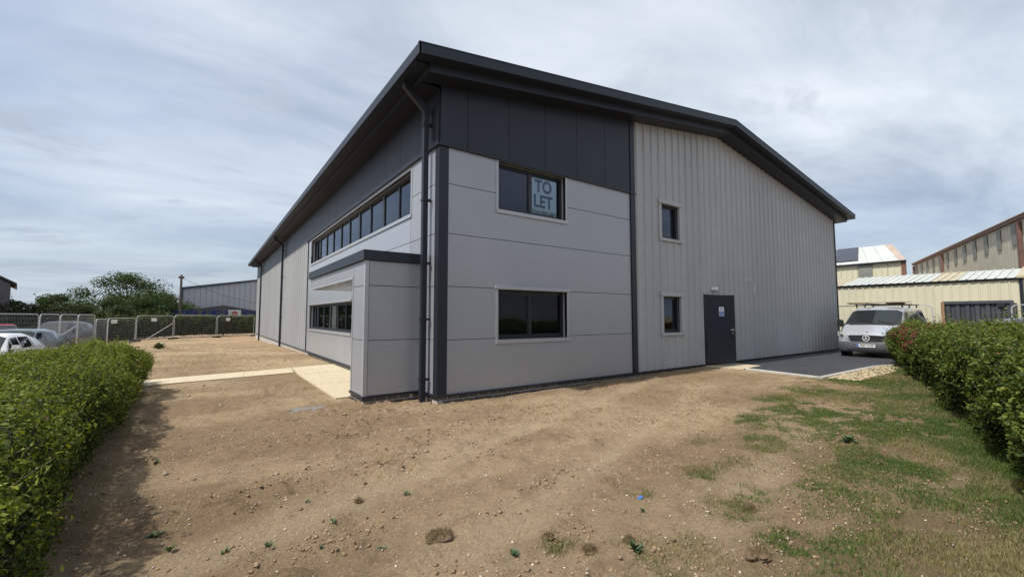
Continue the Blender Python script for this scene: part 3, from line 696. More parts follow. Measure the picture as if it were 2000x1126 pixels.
# ------------------------------------------------------------------ foliage
def leaves(P, Nrm, size, cols, spread=0.9, fold=0.25, aspect=0.55):
    """one small folded leaf (2 triangles) at every point of P, facing roughly along Nrm"""
    n = len(P)
    nn = Nrm + rng.normal(0, spread, (n, 3)); nn /= np.linalg.norm(nn, axis=1, keepdims=True)+1e-9
    t = np.cross(nn, rng.normal(0, 1, (n, 3))); t /= np.linalg.norm(t, axis=1, keepdims=True)+1e-9
    b = np.cross(nn, t); s = size if np.ndim(size) else np.full(n, size)
    s = (s*rng.uniform(0.45, 1.45, n))[:, None]
    v0 = P - t*s*0.5; v2 = P + t*s*0.5; v1 = P + b*s*aspect*0.5 + nn*s*fold*0.5 + t*s*0.05; v3 = P - b*s*aspect*0.5 + nn*s*fold*0.5 + t*s*0.05
    V = np.stack([v0, v1, v2, v3], 1).reshape(-1, 3); i = np.arange(n)[:, None]*4
    F = np.concatenate([i+np.array([[0, 1, 2]]), i+np.array([[0, 2, 3]])], 0)
    return V, F, np.repeat(cols, 4, 0)
def mixcol(a, b, t): t = np.clip(t, 0, 1)[:, None]; return np.array(a)*(1-t) + np.array(b)*t
def hedge(name, label, A, Bp, width, h0, h1, nleaf, size, dark, light, flowers=None, taper=0.12, zoff=0.0, rough=0.19):
    """hedge along A->B (foot of the front face), body on the side of n; local frame u along, w across, z up"""
    A = np.array(A, float); Bp = np.array(Bp, float); L = np.linalg.norm(Bp-A); d = (Bp-A)/L; n = np.array([-d[1], d[0]])*np.sign(width); W = abs(width)
    root = thing(name, label, 'hedge', (A[0], A[1], 0))
    Ht = lambda u: h0+(h1-h0)*u/L
    # sample the shell: front face, back face, top, ends
    area = [L*max(h0, h1)*1.5, L*max(h0, h1)*0.35, L*W*1.3, W*h0, W*h1]; pr = np.array(area)/sum(area)
    which = rng.choice(5, nleaf, p=pr); a = rng.random(nleaf); c = rng.random(nleaf)
    u = np.where(which < 3, a*L, np.where(which == 3, 0, L)); H = Ht(u)
    bulge = lambda z, H: taper*np.sin(np.clip(z/H, 0, 1)*2.4)       # face bellies out above the foot
    z = np.where(which == 2, H, c*H); w = np.where(which == 0, 0.0, np.where(which == 1, W, np.where(which == 2, c*W, a*W)))
    nu = np.where(which == 3, -1.0, np.where(which == 4, 1.0, 0)); nw = np.where(which == 0, -1.0, np.where(which == 1, 1.0, 0)); nz = np.where(which == 2, 1.0, 0.15)
    # clumpy outline: noise displacement along the normal, rounded shoulders, random depth
    uq = u + np.where(which >= 3, w*1.0, 0)
    lump = (fbm(uq*1.1+3, z*1.5+w*1.2, 101, 3)-0.5)*2.6*rough + (fbm(uq*4.5, z*5+w*4.5, 131, 3)-0.5)*rough*1.6
    depth = -np.abs(rng.normal(0, 0.07, nleaf)) + (rng.random(nleaf) < 0.05)*rng.uniform(0, 0.10, nleaf)
    off = lump + depth
    ww = w + nw*off; zz = z + np.where(which == 2, off, 0); uu = u + nu*off
    ww -= np.where(which == 0, bulge(z, H), 0)
    sh = np.clip((zz-(H-0.22))/0.22, 0, 1)**2*0.16                  # round the shoulder
    ww = np.where(which == 0, ww+sh, np.where(which == 1, ww-sh, ww))
    edge = np.minimum(w, W-w); zz = np.where(which == 2, zz - 0.14*np.clip(1-edge/0.22, 0, 1)**2, zz)
    keep = (which == 2) | (zz > 0.05+0.25*fbm(u*2, u*0+1, 3, 2)*rng.random(nleaf))
    gap = fbm(u*2.2+9, z*2.6+w*2.2, 171, 3)
    keep &= ~((gap < 0.37) & (rng.random(nleaf) < 0.75))
    x = A[0]+d[0]*uu+n[0]*ww; y = A[1]+d[1]*uu+n[1]*ww
    P = np.stack([x, y, zz+gz(x, y)+zoff], -1)
    Nr = np.stack([d[0]*nu+n[0]*nw, d[1]*nu+n[1]*nw, nz], -1); Nr[:, 2] += 0.35
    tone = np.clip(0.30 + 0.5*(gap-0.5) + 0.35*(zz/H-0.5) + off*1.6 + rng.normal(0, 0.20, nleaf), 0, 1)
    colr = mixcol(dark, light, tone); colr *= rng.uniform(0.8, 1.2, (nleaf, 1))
    brn = rng.random(nleaf) < 0.02; colr[brn] = np.array([0.16, 0.11, 0.05]); yel = rng.random(nleaf) < 0.06; colr[yel] = np.array(light)*np.array([1.35, 1.15, 0.9])
    P, Nr, colr, uu, zz, ww = P[keep], Nr[keep], colr[keep], uu[keep], zz[keep], ww[keep]
    if flowers is not None:
        fu, fz, fr, fc = flowers
        f = (((uu-fu)/fr)**2 + ((zz-fz)/(0.36))**2 < rng.random(len(P))*1.5) & (fbm(uu*4, zz*5+ww*4, 211, 2) > 0.53)
        V, Fq, C = leaves(P[f], Nr[f], size*1.15, np.array(fc)*rng.uniform(0.6, 1.3, (f.sum(), 1)))
        np_mesh('red_leaves', V, Fq, leaf_m, root, C); P, Nr, colr = P[~f], Nr[~f], colr[~f]
    # leafy shoots standing out of the clipped faces
    ns = int(len(P)*0.006); k0 = rng.integers(0, len(P), ns); k0 = k0[P[k0, 2] > gz(P[k0, 0], P[k0, 1])+zoff+0.35]; ns = len(k0)
    sdir = Nr[k0]*0.6 + np.array([0, 0, 0.55]) + rng.normal(0, 0.35, (ns, 3)); sdir /= np.linalg.norm(sdir, axis=1, keepdims=True)
    sl_n = rng.uniform(2.0, 6.5, ns)*size
    tw = MB()
    for q_ in range(0, ns, max(1, ns//420)):
        b_ = P[k0[q_]]; e_ = b_+sdir[q_]*sl_n[q_]; tw.tube([tuple(b_-sdir[q_]*0.14), tuple((b_+e_)/2), tuple(e_)], [size*.09, size*.07, size*.04], 4, False)
    for j in range(9):
        q = P[k0] + sdir*(sl_n*(j+1)/9)[:, None] + rng.normal(0, size*0.32, (ns, 3))
        P = np.concatenate([P, q]); Nr = np.concatenate([Nr, rng.normal(0, .5, (ns, 3))+np.array([0, 0, .6])]); colr = np.concatenate([colr, np.array(light)*rng.uniform(.55, 1.15, (ns, 1))])
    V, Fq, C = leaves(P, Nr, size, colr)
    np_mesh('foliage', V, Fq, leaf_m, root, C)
    # thin upright shoots above the top
    # woody mass inside
    ins = 0.17; k = max(4, int(L/0.4)); mb = MB()
    prof = [(ins, 0.12), (ins-taper*0.6, 0.5), (ins+0.05, 0.80), (W/2, 0.84), (W-ins-0.05, 0.80), (W-ins, 0.12)]
    for i in range(k+1):
        uu_ = ins + (L-2*ins)*i/k
        for (w_, hz) in prof:
            px = A[0]+d[0]*uu_+n[0]*w_; py = A[1]+d[1]*uu_+n[1]*w_
            mb.v.append((px, py, float(gz(px, py))+zoff+hz*Ht(uu_)-(0.02)))
    q = len(prof)
    for i in range(k):
        for j in range(q-1): mb.f.append((i*q+j, i*q+j+1, (i+1)*q+j+1, (i+1)*q+j))
    mb.f.append(tuple(range(q))); mb.f.append(tuple(k*q+j for j in range(q-1, -1, -1)))
    mb.build('woody_stems', core_m, root)
    for i in range(int(L*5)):
        u_ = random.uniform(0.1, L-0.1); w_ = random.uniform(0.05, W*0.5); px = A[0]+d[0]*u_+n[0]*w_; py = A[1]+d[1]*u_+n[1]*w_
        z_ = float(gz(px, py))+zoff; tw.tube([(px, py, z_-.03), (px+random.uniform(-.1, .1), py+random.uniform(-.1, .1), z_+0.45)], [0.012, 0.006], 4, False)
    tag(tw.build('stems', bark, root), kind='stuff')
    return root
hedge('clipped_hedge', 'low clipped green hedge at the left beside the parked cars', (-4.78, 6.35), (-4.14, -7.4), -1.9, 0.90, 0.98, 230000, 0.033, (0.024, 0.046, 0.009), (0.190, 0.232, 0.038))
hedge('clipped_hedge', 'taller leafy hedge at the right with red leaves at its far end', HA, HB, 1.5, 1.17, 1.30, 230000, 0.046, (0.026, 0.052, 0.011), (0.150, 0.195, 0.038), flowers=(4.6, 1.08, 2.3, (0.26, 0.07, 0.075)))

def tree(name, label, base, top, rx, rz, nclump, nleaf, size, dark, light, group=None, umbrella=False):
    base = Vector(base); root = thing(name, label, 'tree', base, 0, group)
    H = top-base.z; cz = top-rz
    tr = MB(); tr.tube([base-Vector((0,0,.2)), base+Vector((0.1, 0, H*0.25)), base+Vector((0, 0.1, H*0.45))], [0.32, 0.24, 0.18], 8)
    cl = []
    for i in range(nclump):
        while True:
            p = rng.normal(0, 1, 3); p /= np.linalg.norm(p)
            if p[2] > (-0.35 if umbrella else -0.75): break
        r = rng.uniform(0.62, 1.0) if umbrella else rng.uniform(0.45, 1.0)
        c = np.array([base.x+p[0]*rx*r, base.y+p[1]*rx*r, cz+p[2]*rz*r]); cl.append(c)
        if i % 3 == 0 or umbrella:
            s0 = base+Vector((0, 0, H*random.uniform(0.25, 0.45))); e = Vector(c); mid = s0.lerp(e, 0.5)+Vector((random.uniform(-.3,.3), random.uniform(-.3,.3), -0.05*H if not umbrella else -0.08*H))
            tr.tube([s0, mid, e], [0.09, 0.055, 0.02], 5, False)
    tr.build('trunk', bark, root, smooth=60)
    cl = np.array(cl); k = rng.integers(0, len(cl), nleaf)
    g = rng.normal(0, 1, (nleaf, 3)); g /= np.linalg.norm(g, axis=1, keepdims=True); rad = np.array([rx, rx, rz])*(0.24 if umbrella else 0.30)*rng.uniform(0.6, 1.3, len(cl))[k][:, None]
    P = cl[k] + g*rad*(rng.random((nleaf, 1))**0.45)*np.array([1, 1, 0.7])
    P[:, 2] = np.maximum(P[:, 2], base.z+0.3)
    tone = np.clip(0.4 + g[:, 2]*0.15 + (rng.random(len(cl))[k]-0.5)*0.55 + rng.normal(0, 0.15, nleaf), 0, 1)
    V, Fq, C = leaves(P, g*0.7+np.array([0, 0, 0.4]), size, mixcol(dark, light, tone))
    np_mesh('crown', V, Fq, leaf_m, root, C)
    return root
DG, LG = (0.022, 0.042, 0.014), (0.060, 0.090, 0.028)
def dirpt(px, D, z=0.0):
    a = (px-1000)/832.0; v = Vector((math.cos(YAW)+math.sin(YAW)*a, math.sin(YAW)-math.cos(YAW)*a, 0)).normalized()*D
    return (CAM.x+v.x, CAM.y+v.y, z)
tree('broad_tree', 'broad round-topped tree with open branches beyond the far hedge', dirpt(252, 62, -0.5), 6.0, 5.7, 4.4, 70, 28000, 0.19, (0.030, 0.055, 0.020), (0.070, 0.105, 0.034), umbrella=True)
tree('dark_tree', 'dense dark green tree in front of the broad round tree', dirpt(222, 54, -0.5), 3.9, 3.1, 2.4, 26, 14000, 0.17, DG, LG)
tree('shrubby_tree', 'small bushy tree with a pointed top left of the dark tree', dirpt(137, 52, -0.5), 3.7, 1.9, 1.9, 16, 9000, 0.16, DG, (0.085, 0.105, 0.030))
tree('shrubby_tree', 'wide low bushy tree between the slate-grey building and the pointed tree', dirpt(72, 52, -0.5), 3.35, 3.2, 1.8, 22, 12000, 0.16, DG, (0.070, 0.090, 0.028))
tree('shrubby_tree', 'low dark bush at the foot of the broad round tree, right side', dirpt(306, 56, -0.5), 3.0, 2.4, 1.7, 16, 9000, 0.16, DG, LG)
hedge('field_hedge', 'long dark hedge behind the wire fence at the far side', (1.5, 44.6), (-12.5, 38.6), -1.6, 1.80, 1.85, 52000, 0.13, (0.020, 0.038, 0.012), (0.095, 0.125, 0.034), rough=0.22, zoff=0.1)
hedge('roadside_hedge', 'shaggy dark hedge behind the parked cars at far left', (-11.5, 39.4), (-30.0, 33.0), -1.6, 3.0, 2.9, 30000, 0.14, (0.018, 0.032, 0.012), (0.050, 0.070, 0.022), rough=0.25, zoff=0.1)

# ------------------------------------------------------------------ site fence panels (wire mesh in tube frames)
def fence_panel(a, b, label, group, h=2.0, z0=None, brace=False):
    a = np.array(a, float); b = np.array(b, float); L = np.linalg.norm(b-a); d = (b-a)/L
    zb = float(gz((a[0]+b[0])/2, (a[1]+b[1])/2)) if z0 is None else z0
    root = thing('wire_fence', label, 'fence', (a[0], a[1], zb), 0, group)
    P = lambda u, z, w=0.0: (a[0]+d[0]*u-d[1]*w, a[1]+d[1]*u+d[0]*w, zb+z)
    r = 0.021; e = 0.05; cr = 0.18
    arc = [(e, 0.04)] + [(e, h-cr)] + [(e+cr*(1-math.cos(t)), h-cr+cr*math.sin(t)) for t in (R(30), R(60), R(90))] + [(L-e-cr*(1-math.cos(t)), h-cr+cr*math.sin(t)) for t in (R(90), R(60), R(30))] + [(L-e, h-cr), (L-e, 0.04)]
    MB().tube([P(u, z) for u, z in arc], r, 6).tube([P(e, 0.14), P(L-e, 0.14)], 0.016, 6).build('frame', steel, root, smooth=50)
    w = MB(); k = int(L/0.10)
    for i in range(1, k): w.tube([P(e+(L-2*e)*i/k, 0.14), P(e+(L-2*e)*i/k, h-0.01)], 0.0024, 3, False)
    for j in range(1, 9): w.tube([P(e, 0.14+(h-.14)*j/9), P(L-e, 0.14+(h-.14)*j/9)], 0.0026, 3, False)
    w.build('wire_mesh', steel, root)
    for u in (0.0, L):
        f = MB(); c = P(u, 0); f.box(c[0]-.34, c[0]+.34, c[1]-.11, c[1]+.11, c[2]-0.01, c[2]+.13); f.build('foot', black_pl, root)
    if brace: MB().tube([P(0.1, 1.35), P(0.1+1.1, 0.02, -1.3)], 0.021, 6).tube([P(1.0, 0.02, -1.3), P(1.4, 0.02, -1.3)], 0.021, 6).build('brace', steel, root)
    return root
FG = 'wire fence panels round the site'
fp = [(0.6, 43.2), (-2.6, 42.0), (-5.4, 40.6), (-6.9, 39.2), (-8.1, 38.2), (-9.3, 37.0), (-10.6, 36.0)]
fp = [(0.3, 41.5), (-2.75, 40.3), (-5.8, 39.1), (-8.0, 37.0), (-9.3, 34.6), (-9.45, 31.6)]
labs = ['wire fence panel nearest the far end of the warehouse', 'second wire fence panel from the warehouse, bare of any notice', 'wire fence panel before the long hedge with a slanting brace on the soil', 'wire fence panel with a notice, just right of the corner', 'wire fence panel turning the far corner']
for i, (a, b) in enumerate(zip(fp[:-1], fp[1:])): fence_panel(a, b, labs[i], FG, brace=(i == 2), h=2.0)
fn = [(-9.47, 31.4), (-9.63, 27.8), (-9.93, 25.6), (-10.19, 23.3), (-11.0, 20.2)]
labs2 = ['wire fence panel at the near corner in front of the dark car', 'wire fence panel crossing the dark car, second from the corner', 'third wire fence panel from the near corner, above the grey-green car', 'wire fence panel leaving the picture at far left']
for i, (a, b) in enumerate(zip(fn[:-1], fn[1:])): fence_panel(a, b, labs2[i], FG, brace=(i == 1), z0=-0.28)
for (u, yy, zz, lb) in ((-1.9, 40.55, 1.35, 'small white notice on the fence panel nearest the warehouse'), (-7.0, 37.9, 1.35, 'small pale notice on the fence near the brace'), (-9.0, 34.95, 1.25, 'tiny white notice beside the fence corner')):
    tag(MB().box(u-.17, u+.17, yy-.05, yy-.04, zz-.14, zz+.14).build('fence_notice', signwhite), lb, 'notice')
fence_panel((21.4, 0.9), (21.4, -2.95), 'wire fence panel behind the silver van', FG, z0=0.1)
fence_panel((24.6, -4.75), (24.6, -7.8), 'wire fence panel right of the grey container', FG, z0=0.1)

# ------------------------------------------------------------------ neighbouring buildings
def ribbed_wall(a, b, z0, ztop, m, parent, pitch=1/3.0, h=0.03, name='cladding_sheet', sheetw=1.0, holes=()):
    """vertical ribbed sheets on the line a->b; outward normal is to the right of a->b"""
    a = np.array(a, float); b = np.array(b, float); L = np.linalg.norm(b-a); d = (b-a)/L
    mp = lambda u, v, w: (a[0]+d[0]*u-d[1]*w, a[1]+d[1]*u+d[0]*w, v)
    k = max(1, round(L/sheetw))
    for i in range(k): sheet(mp, L*i/k, L*(i+1)/k, z0, ztop, m, parent, name, pitch=pitch, h=h)
    return mp, L
# low cream shed behind the van
S = thing('cream_shed', 'low cream ribbed shed with a white roof behind the van', 'shed', (28, -4.87, 0))
ribbed_wall((28, 9), (28, -4.87), 0.0, lambda u: 3.40, cream, S, h=0.03)
MB().box(28.03, 33, -4.85, 9, 0, 3.38).build('wall', cream_dull, S)
MB().box(27.93, 28.02, -4.95, 9, 3.36, 3.47).build('gutter', frame_m, S)
def roof_sheets(x0, z0, x1, z1, ya, yb, tan, parent, w=0.95):
    k = round((yb-ya)/w)
    for i in range(k):
        u0 = ya+(yb-ya)*i/k; u1 = ya+(yb-ya)*(i+1)/k; mb = MB(); pts = profile(u0, u1, pitch=(u1-u0)/3.0+1e-6, top=0.03, flank=0.03, h=0.04)
        pts = []
        for j in range(3):
            c = u0+(u1-u0)*j/3
            pts += [(c, 0.05), (c+.04, 0.05), (c+.07, 0.0), (c+(u1-u0)/3-.02, 0.0)]
        pts.append((u1, 0.05))
        for (p, hp), (q, hq) in zip(pts[:-1], pts[1:]): mb.poly([(x0, p, z0+hp), (x1, p, z1+hp), (x1, q, z1+hq), (x0, q, z0+hq)])
        mb.build('roof_sheet', roof_tan if i in tan else roof_white, parent)
roof_sheets(27.85, 3.46, 31.2, 4.12, -4.75, 9, (2, 7), S)
MB().prism([(27.84, -4.98, 3.44), (31.2, -4.98, 4.11), (31.2, -4.98, 4.21), (27.84, -4.98, 3.54)], (0, 0.24, 0)).build('verge', roof_tan, S)
MB().box(27.94, 28.0, -4.92, -4.80, 0, 3.38).build('corner_trim', frame_m, S)
# shed with solar panels
M2 = thing('solar_roof_barn', 'cream barn with solar panels on its pale roof', 'barn', (42, 2.2, 0))
ribbed_wall((42, 14.2), (42, 2.2), 0.0, lambda u: 6.02, cream, M2, pitch=0.4, h=0.05)
MB().prism([(42.06, 2.3, 0), (50, 4.6, 0), (50, 14, 0), (42.06, 14, 0)], (0, 0, 6.0)).build('wall', cream_dull, M2)
MB().box(41.93, 41.99, 4.18, 5.12, 4.3, 6.0).build('rooflight', rooflight, M2)
MB().box(41.90, 42.05, 2.05, 2.32, 0, 6.05).build('corner_trim', redbrown, M2)
MB().box(41.75, 41.95, 2.0, 14.2, 6.02, 6.13).build('gutter', frame_m, M2)
rr = MB(); rr.poly([(41.8, 2.45, 6.14), (41.8, 14.2, 6.14), (46, 14.2, 8.05), (46, 4.25, 8.05)])
k = 12
for i in range(1, k):
    t = 2.45+(14.2-2.45)*i/k; t2 = 4.25+(14.2-4.25)*i/k
    rr.prism([(41.8, t-.04, 6.15), (41.8, t+.04, 6.15), (41.8, t, 6.19)], (4.2, t2-t, 1.91))
rr.build('roof', roof_white, M2)
MB().poly([(41.8, 2.0, 6.14), (41.8, 2.45, 6.14), (46, 4.25, 8.05), (46, 3.7, 8.05)]).poly([(41.8, 2.0, 6.14), (46, 3.7, 8.05), (50.2, 4.5, 6.14)]).poly([(46, 14.2, 8.05), (46, 3.7, 8.05), (50.2, 4.5, 6.14), (50.2, 14.2, 6.14)]).build('hip_flashing', terracotta, M2)
for i in range(5):
    a0, a1 = 5.2+i*1.7, 6.85+i*1.7
    f = lambda y, t: (42.2+3.6*t, y+1.6*t*0.55, 6.14+1.91*(0.4+3.6*t)/4.2+0.07)
    MB().prism([f(a0, 0.05), f(a1, 0.05), f(a1, 1.0), f(a0, 1.0)], (0, 0, 0.04)).build('solar_panel', solar_m, M2)
# big weathered hall on the right
hdg = R(20.8); bd = np.array([math.cos(hdg), math.sin(hdg)]); Pn = np.array([39.1, -4.37]); ft = 7.72
far = Pn + bd*31.0; near = Pn - bd*8.0
BH = thing('weathered_hall', 'large weathered cream hall with red-brown trims at the right edge', 'hall', (far[0], far[1], 0))
mp, L = ribbed_wall(far, near, 0.0, lambda u: ft+0.25, cream_dull, BH, pitch=0.5, h=0.012, sheetw=3.0)
def hall_box(u0, u1, z0, z1, w0, w1, name, m):
    q = [(near + bd*u + np.array([-bd[1], bd[0]])*w) for u, w in ((u0, w0), (u1, w0), (u1, w1), (u0, w1))]
    MB().prism([(p[0], p[1], z0) for p in q], (0, 0, z1-z0)).build(name, m, BH)
hall_box(0, 39, ft+0.22, ft+0.42, -0.1, 0.20, 'eaves', redbrown)
hall_box(0, 39, ft+0.42, ft+0.48, -6, 0.28, 'roof', terracotta)
for u in (0.2, 8.6, 26.4, 38.8): hall_box(u-0.18, u+0.18, 0, ft+0.1, 0.04, 0.18, 'post', redbrown)
u = 2.0
while u < 38:
    if not any(abs(u-q) < 0.8 for q in (8.6, 26.4)): hall_box(u-0.36, u+0.36, ft-1.35, ft+0.1, 0.034, 0.06, 'rooflight', rooflight)
    u += 2.55
hall_box(0, 39, 0, ft+0.1, -8, -0.05, 'wall', cream_dull)
# grey storage container
CN = thing('storage_container', 'dark grey corrugated storage container by the cream shed', 'container', (25.5, -4.6, 0.1))
mb = MB(); pts = []; y = -4.72; 
while y < -2.62:
    pts += [(y, 0), (y+.13, 0), (y+.17, .045), (y+.28, .045)]; y += 0.32
pts = [p for p in pts if p[0] <= -2.62] + [(-2.62, 0)]
for (p, a), (q, b) in zip(pts[:-1], pts[1:]): mb.poly([(25.5+a, q, 0.2), (25.5+b, p, 0.2), (25.5+b, p, 2.22), (25.5+a, q, 2.22)])
mb.build('corrugated_side', cont_m, CN)
MB().box(25.56, 28-.06, -4.70, -2.62, 0.12, 2.24).build('body', cont_m, CN)
MB().box(25.44, 25.56, -4.78, -2.56, 2.20, 2.33).box(25.44, 25.56, -4.78, -2.56, 0.1, 0.22).build('rail', cont_m, CN)
MB().box(25.42, 25.60, -2.62, -2.50, 0.1, 2.30).build('corner_post', rust, CN)
MB().box(25.42, 25.60, -4.80, -4.70, 0.1, 2.30).build('corner_post', cont_m, CN)
MB().box(25.43, 25.5, -4.55, -4.32, 2.04, 2.18).build('vent', black_pl, CN)
# far grey shed, low dark shed, blue containers, sign, pole
FS = thing('far_shed', 'pale grey clad shed with a blue roof edge beyond the hedge', 'shed', (-6.2, 60, 0))
ribbed_wall((14, 60), (-6.2, 60), -0.5, lambda u: 5.1+(20.2-u)*0.17, farclad, FS, pitch=0.6, h=0.05, sheetw=2.0)
for f_ in [o for o in FS.children]: pass
MB().prism([(-6.4, 59.8, 5.02), (14, 59.8, 8.50), (14, 59.8, 8.72), (-6.4, 59.8, 5.24)], (0, 12, 0)).build('roof', farblue, FS)
MB().prism([(-6.1, 60.1, -0.5), (13.9, 60.1, -0.5), (13.9, 60.1, 8.4), (-6.1, 60.1, 5.0)], (0, 11, 0)).build('wall', farclad, FS)
MB().box(-6.35, -6.1, 59.85, 60.2, -0.5, 5.05).build('corner_trim', farblue, FS)
LS = thing('low_shed', 'low dark-roofed shed in front of the far grey shed', 'shed', (-2, 56, 0))
MB().prism([(-5.6, 56, 2.35), (-1.9, 56, 3.0), (1.6, 56, 2.35), (1.6, 56, 2.25), (-5.6, 56, 2.25)], (0, 3, 0)).build('roof', fargrey, LS)
MB().box(-5.3, 1.3, 56.1, 59, -0.5, 2.25).build('wall', farclad, LS)
for (x0, x1, lb) in ((-7.6, -2.05, 'blue shipping container beyond the hedge, left of the pair'), (-1.95, 4.2, 'blue shipping container beyond the hedge, nearest the warehouse')):
    c_ = thing('blue_container', lb, 'container', (x0, 50, -0.4), 0, 'blue containers beyond the hedge')
    m3 = MB(); x = x0
    while x < x1-0.3:
        m3.poly([(x, 50, -.4), (x+.15, 50, -.4), (x+.15, 50, 2.18), (x, 50, 2.18)]).poly([(x+.15, 50, -.4), (x+.3, 50.05, -.4), (x+.3, 50.05, 2.18), (x+.15, 50, 2.18)]).poly([(x+.3, 50.05, -.4), (x+.35, 50, -.4), (x+.35, 50, 2.18), (x+.3, 50.05, 2.18)]); x += .35
    m3.build('corrugated_side', blue_m, c_); MB().box(x0, x1, 50.06, 52.4, -.4, 2.2).build('body', blue_m, c_); MB().box(x0, x1, 49.96, 50.06, 2.17, 2.28).build('rail', blue_m, c_)
SG = thing('road_sign', 'white board sign with a red disc by the end of the warehouse', 'sign', (-1.15, 46.0, -0.4))
MB().box(-1.75, -0.62, 46.0, 46.04, 1.35, 2.30).build('board', signwhite, SG)
dv_ = MB(); dv_.tube([(-1.18, 46.0, 1.90), (-1.18, 45.985, 1.90)], 0.27, 24); dv_.build('red_disc', signred, SG)
MB().box(-1.36, -1.0, 45.965, 45.984, 1.86, 1.94).build('white_bar', signwhite, SG)
MB().box(-1.22, -1.14, 46.05, 46.1, -0.4, 2.2).build('post', steel, SG)
UP = thing('utility_pole', 'tall dark wooden utility pole against the sky', 'pole', dirpt(352, 58, -0.5))
pb = Vector(dirpt(352, 58, -0.5))
MB().tube([pb, pb+Vector((0, 0, 6.6))], [0.13, 0.10], 8).build('mast', wood, UP)
MB().box(pb.x-.25, pb.x+.25, pb.y-.06, pb.y+.06, pb.z+6.2, pb.z+6.42).build('cross_arm', wood, UP)
MB().tube([pb+Vector((0, 0, 6.3)), pb+Vector((3.5, 1, 4.6)), pb+Vector((7.5, 2, 3.6))], 0.015, 4).build('wire', black_pl, UP)
GL = thing('slate_grey_building', 'slate-grey gabled building at the far left edge', 'building', dirpt(18, 47, -0.4))
gp = Vector(dirpt(18, 47, 0))
MB().prism([(gp.x, gp.y, -.5), (gp.x, gp.y, 3.95), (gp.x-4.0, gp.y-1.6, 6.6), (gp.x-8.0, gp.y-3.2, 3.95), (gp.x-8, gp.y-3.2, -.5)], (-2, 8, 0)).build('wall', fargrey, GL)
MB().prism([(gp.x+.3, gp.y+.02, 3.85), (gp.x-4.0, gp.y-1.72, 6.68), (gp.x-4.0, gp.y-1.72, 6.83), (gp.x+.3, gp.y+.02, 4.0)], (-2, 8.2, 0)).build('roof', frame_m, GL)
wq = lambda t, z: (gp.x-4*t+.03, gp.y-1.6*t-.06, z)
MB().prism([wq(.22, 2.3), wq(.52, 2.3), wq(.52, 3.1), wq(.22, 3.1)], (.01, -.03, 0)).build('window', white_pl, GL)
MB().prism([wq(.25, 2.36), wq(.36, 2.36), wq(.36, 3.04), wq(.25, 3.04)], (.02, -.05, 0)).build('pane', car_glass, GL)
# behind the viewer, seen in the window reflections: hall, palisade fence, hedge
RH = thing('opposite_hall', 'grey clad hall across the road, mirrored in the windows', 'hall', (-6, -24, 0))
ribbed_wall((-8, -24), (26, -24), 0.0, lambda u: 5.0, farclad, RH, pitch=0.5, h=0.05, sheetw=2.0)
MB().box(-8, 26, -34, -24.06, 0, 5.0).build('wall', farclad, RH)
MB().box(-8.3, 26.3, -34.3, -23.7, 5.0, 5.35).build('roof', fargrey, RH)
PF = thing('palisade_fence', 'steel palisade fence across the road, mirrored in the windows', 'fence', (-4, -15, 0))
pm = MB().box(-.035, .035, -.012, .012, 0, 2.2); pm.prism([(-.035, -.012, 2.2), (.035, -.012, 2.2), (0, -.012, 2.32)], (0, .024, 0))
pme = bpy.data.meshes.new('pale'); pme.from_pydata(pm.v, [], pm.f); pme.materials.append(steel)
for i in range(120):
    o = link('pale', pme, PF); o.location = (i*0.16, 0, 0)
MB().box(-4, 15.2, -15.06, -15.02, .5, .56).box(-4, 15.2, -15.06, -15.02, 1.7, 1.76).build('rail', steel, PF)

# ------------------------------------------------------------------ vehicles
def loft_body(st):
    """stations: (x, zb, zbelt, ztop, wb, wbelt, wtop); returns rings of 12 points"""
    rings = []
    for (x, zb, zm, zt, wb, wm, wt) in st:
        zc = zb+(zm-zb)*0.45
        half = [(wb, zb), (wm*1.0+0.012, zc), (wm, zm), (wt+(wm-wt)*0.12, zt-0.10*(zt-zm)-0.01), (wt*0.82, zt), (0, zt+0.018)]
        ring = [(x, -a, z) for a, z in half] + [(x, a, z) for a, z in half[-2::-1]]
        rings.append(ring)
    return rings
def body_mesh(rings):
    mb = MB(); n = len(rings[0])
    for r in rings: mb.v += r
    for i in range(len(rings)-1):
        for j in range(n-1): mb.f.append((i*n+j, i*n+j+1, (i+1)*n+j+1, (i+1)*n+j))
        mb.f.append((i*n+n-1, i*n, (i+1)*n, (i+1)*n+n-1))
    mb.f.append(tuple(range(n-1, -1, -1))); mb.f.append(tuple((len(rings)-1)*n+j for j in range(n))); return mb
def bil(a, b, c, d, s, t):
    a, b, c, d = map(Vector, (a, b, c, d)); return (a*(1-s)+b*s)*(1-t) + (d*(1-s)+c*s)*t
def patch(name, m, parent, c, s0, s1, t0, t1, out, n=1):
    """inset patch of quad c (a,b,c,d) pushed out by vector out"""
    mb = MB(); o = Vector(out)
    mb.poly([bil(*c, s0, t0)+o, bil(*c, s1, t0)+o, bil(*c, s1, t1)+o, bil(*c, s0, t1)+o]); return mb.build(name, m, parent, world=False)
def strip(name, m, parent, lo, hi, t0, t1, out):
    mb = MB(); o = Vector(out); lo = [Vector(p) for p in lo]; hi = [Vector(p) for p in hi]
    for i in range(len(lo)-1):
        mb.poly([lo[i].lerp(hi[i], t0)+o, lo[i+1].lerp(hi[i+1], t0)+o, lo[i+1].lerp(hi[i+1], t1)+o, lo[i].lerp(hi[i], t1)+o])
    return mb.build(name, m, parent, world=False, smooth=40)
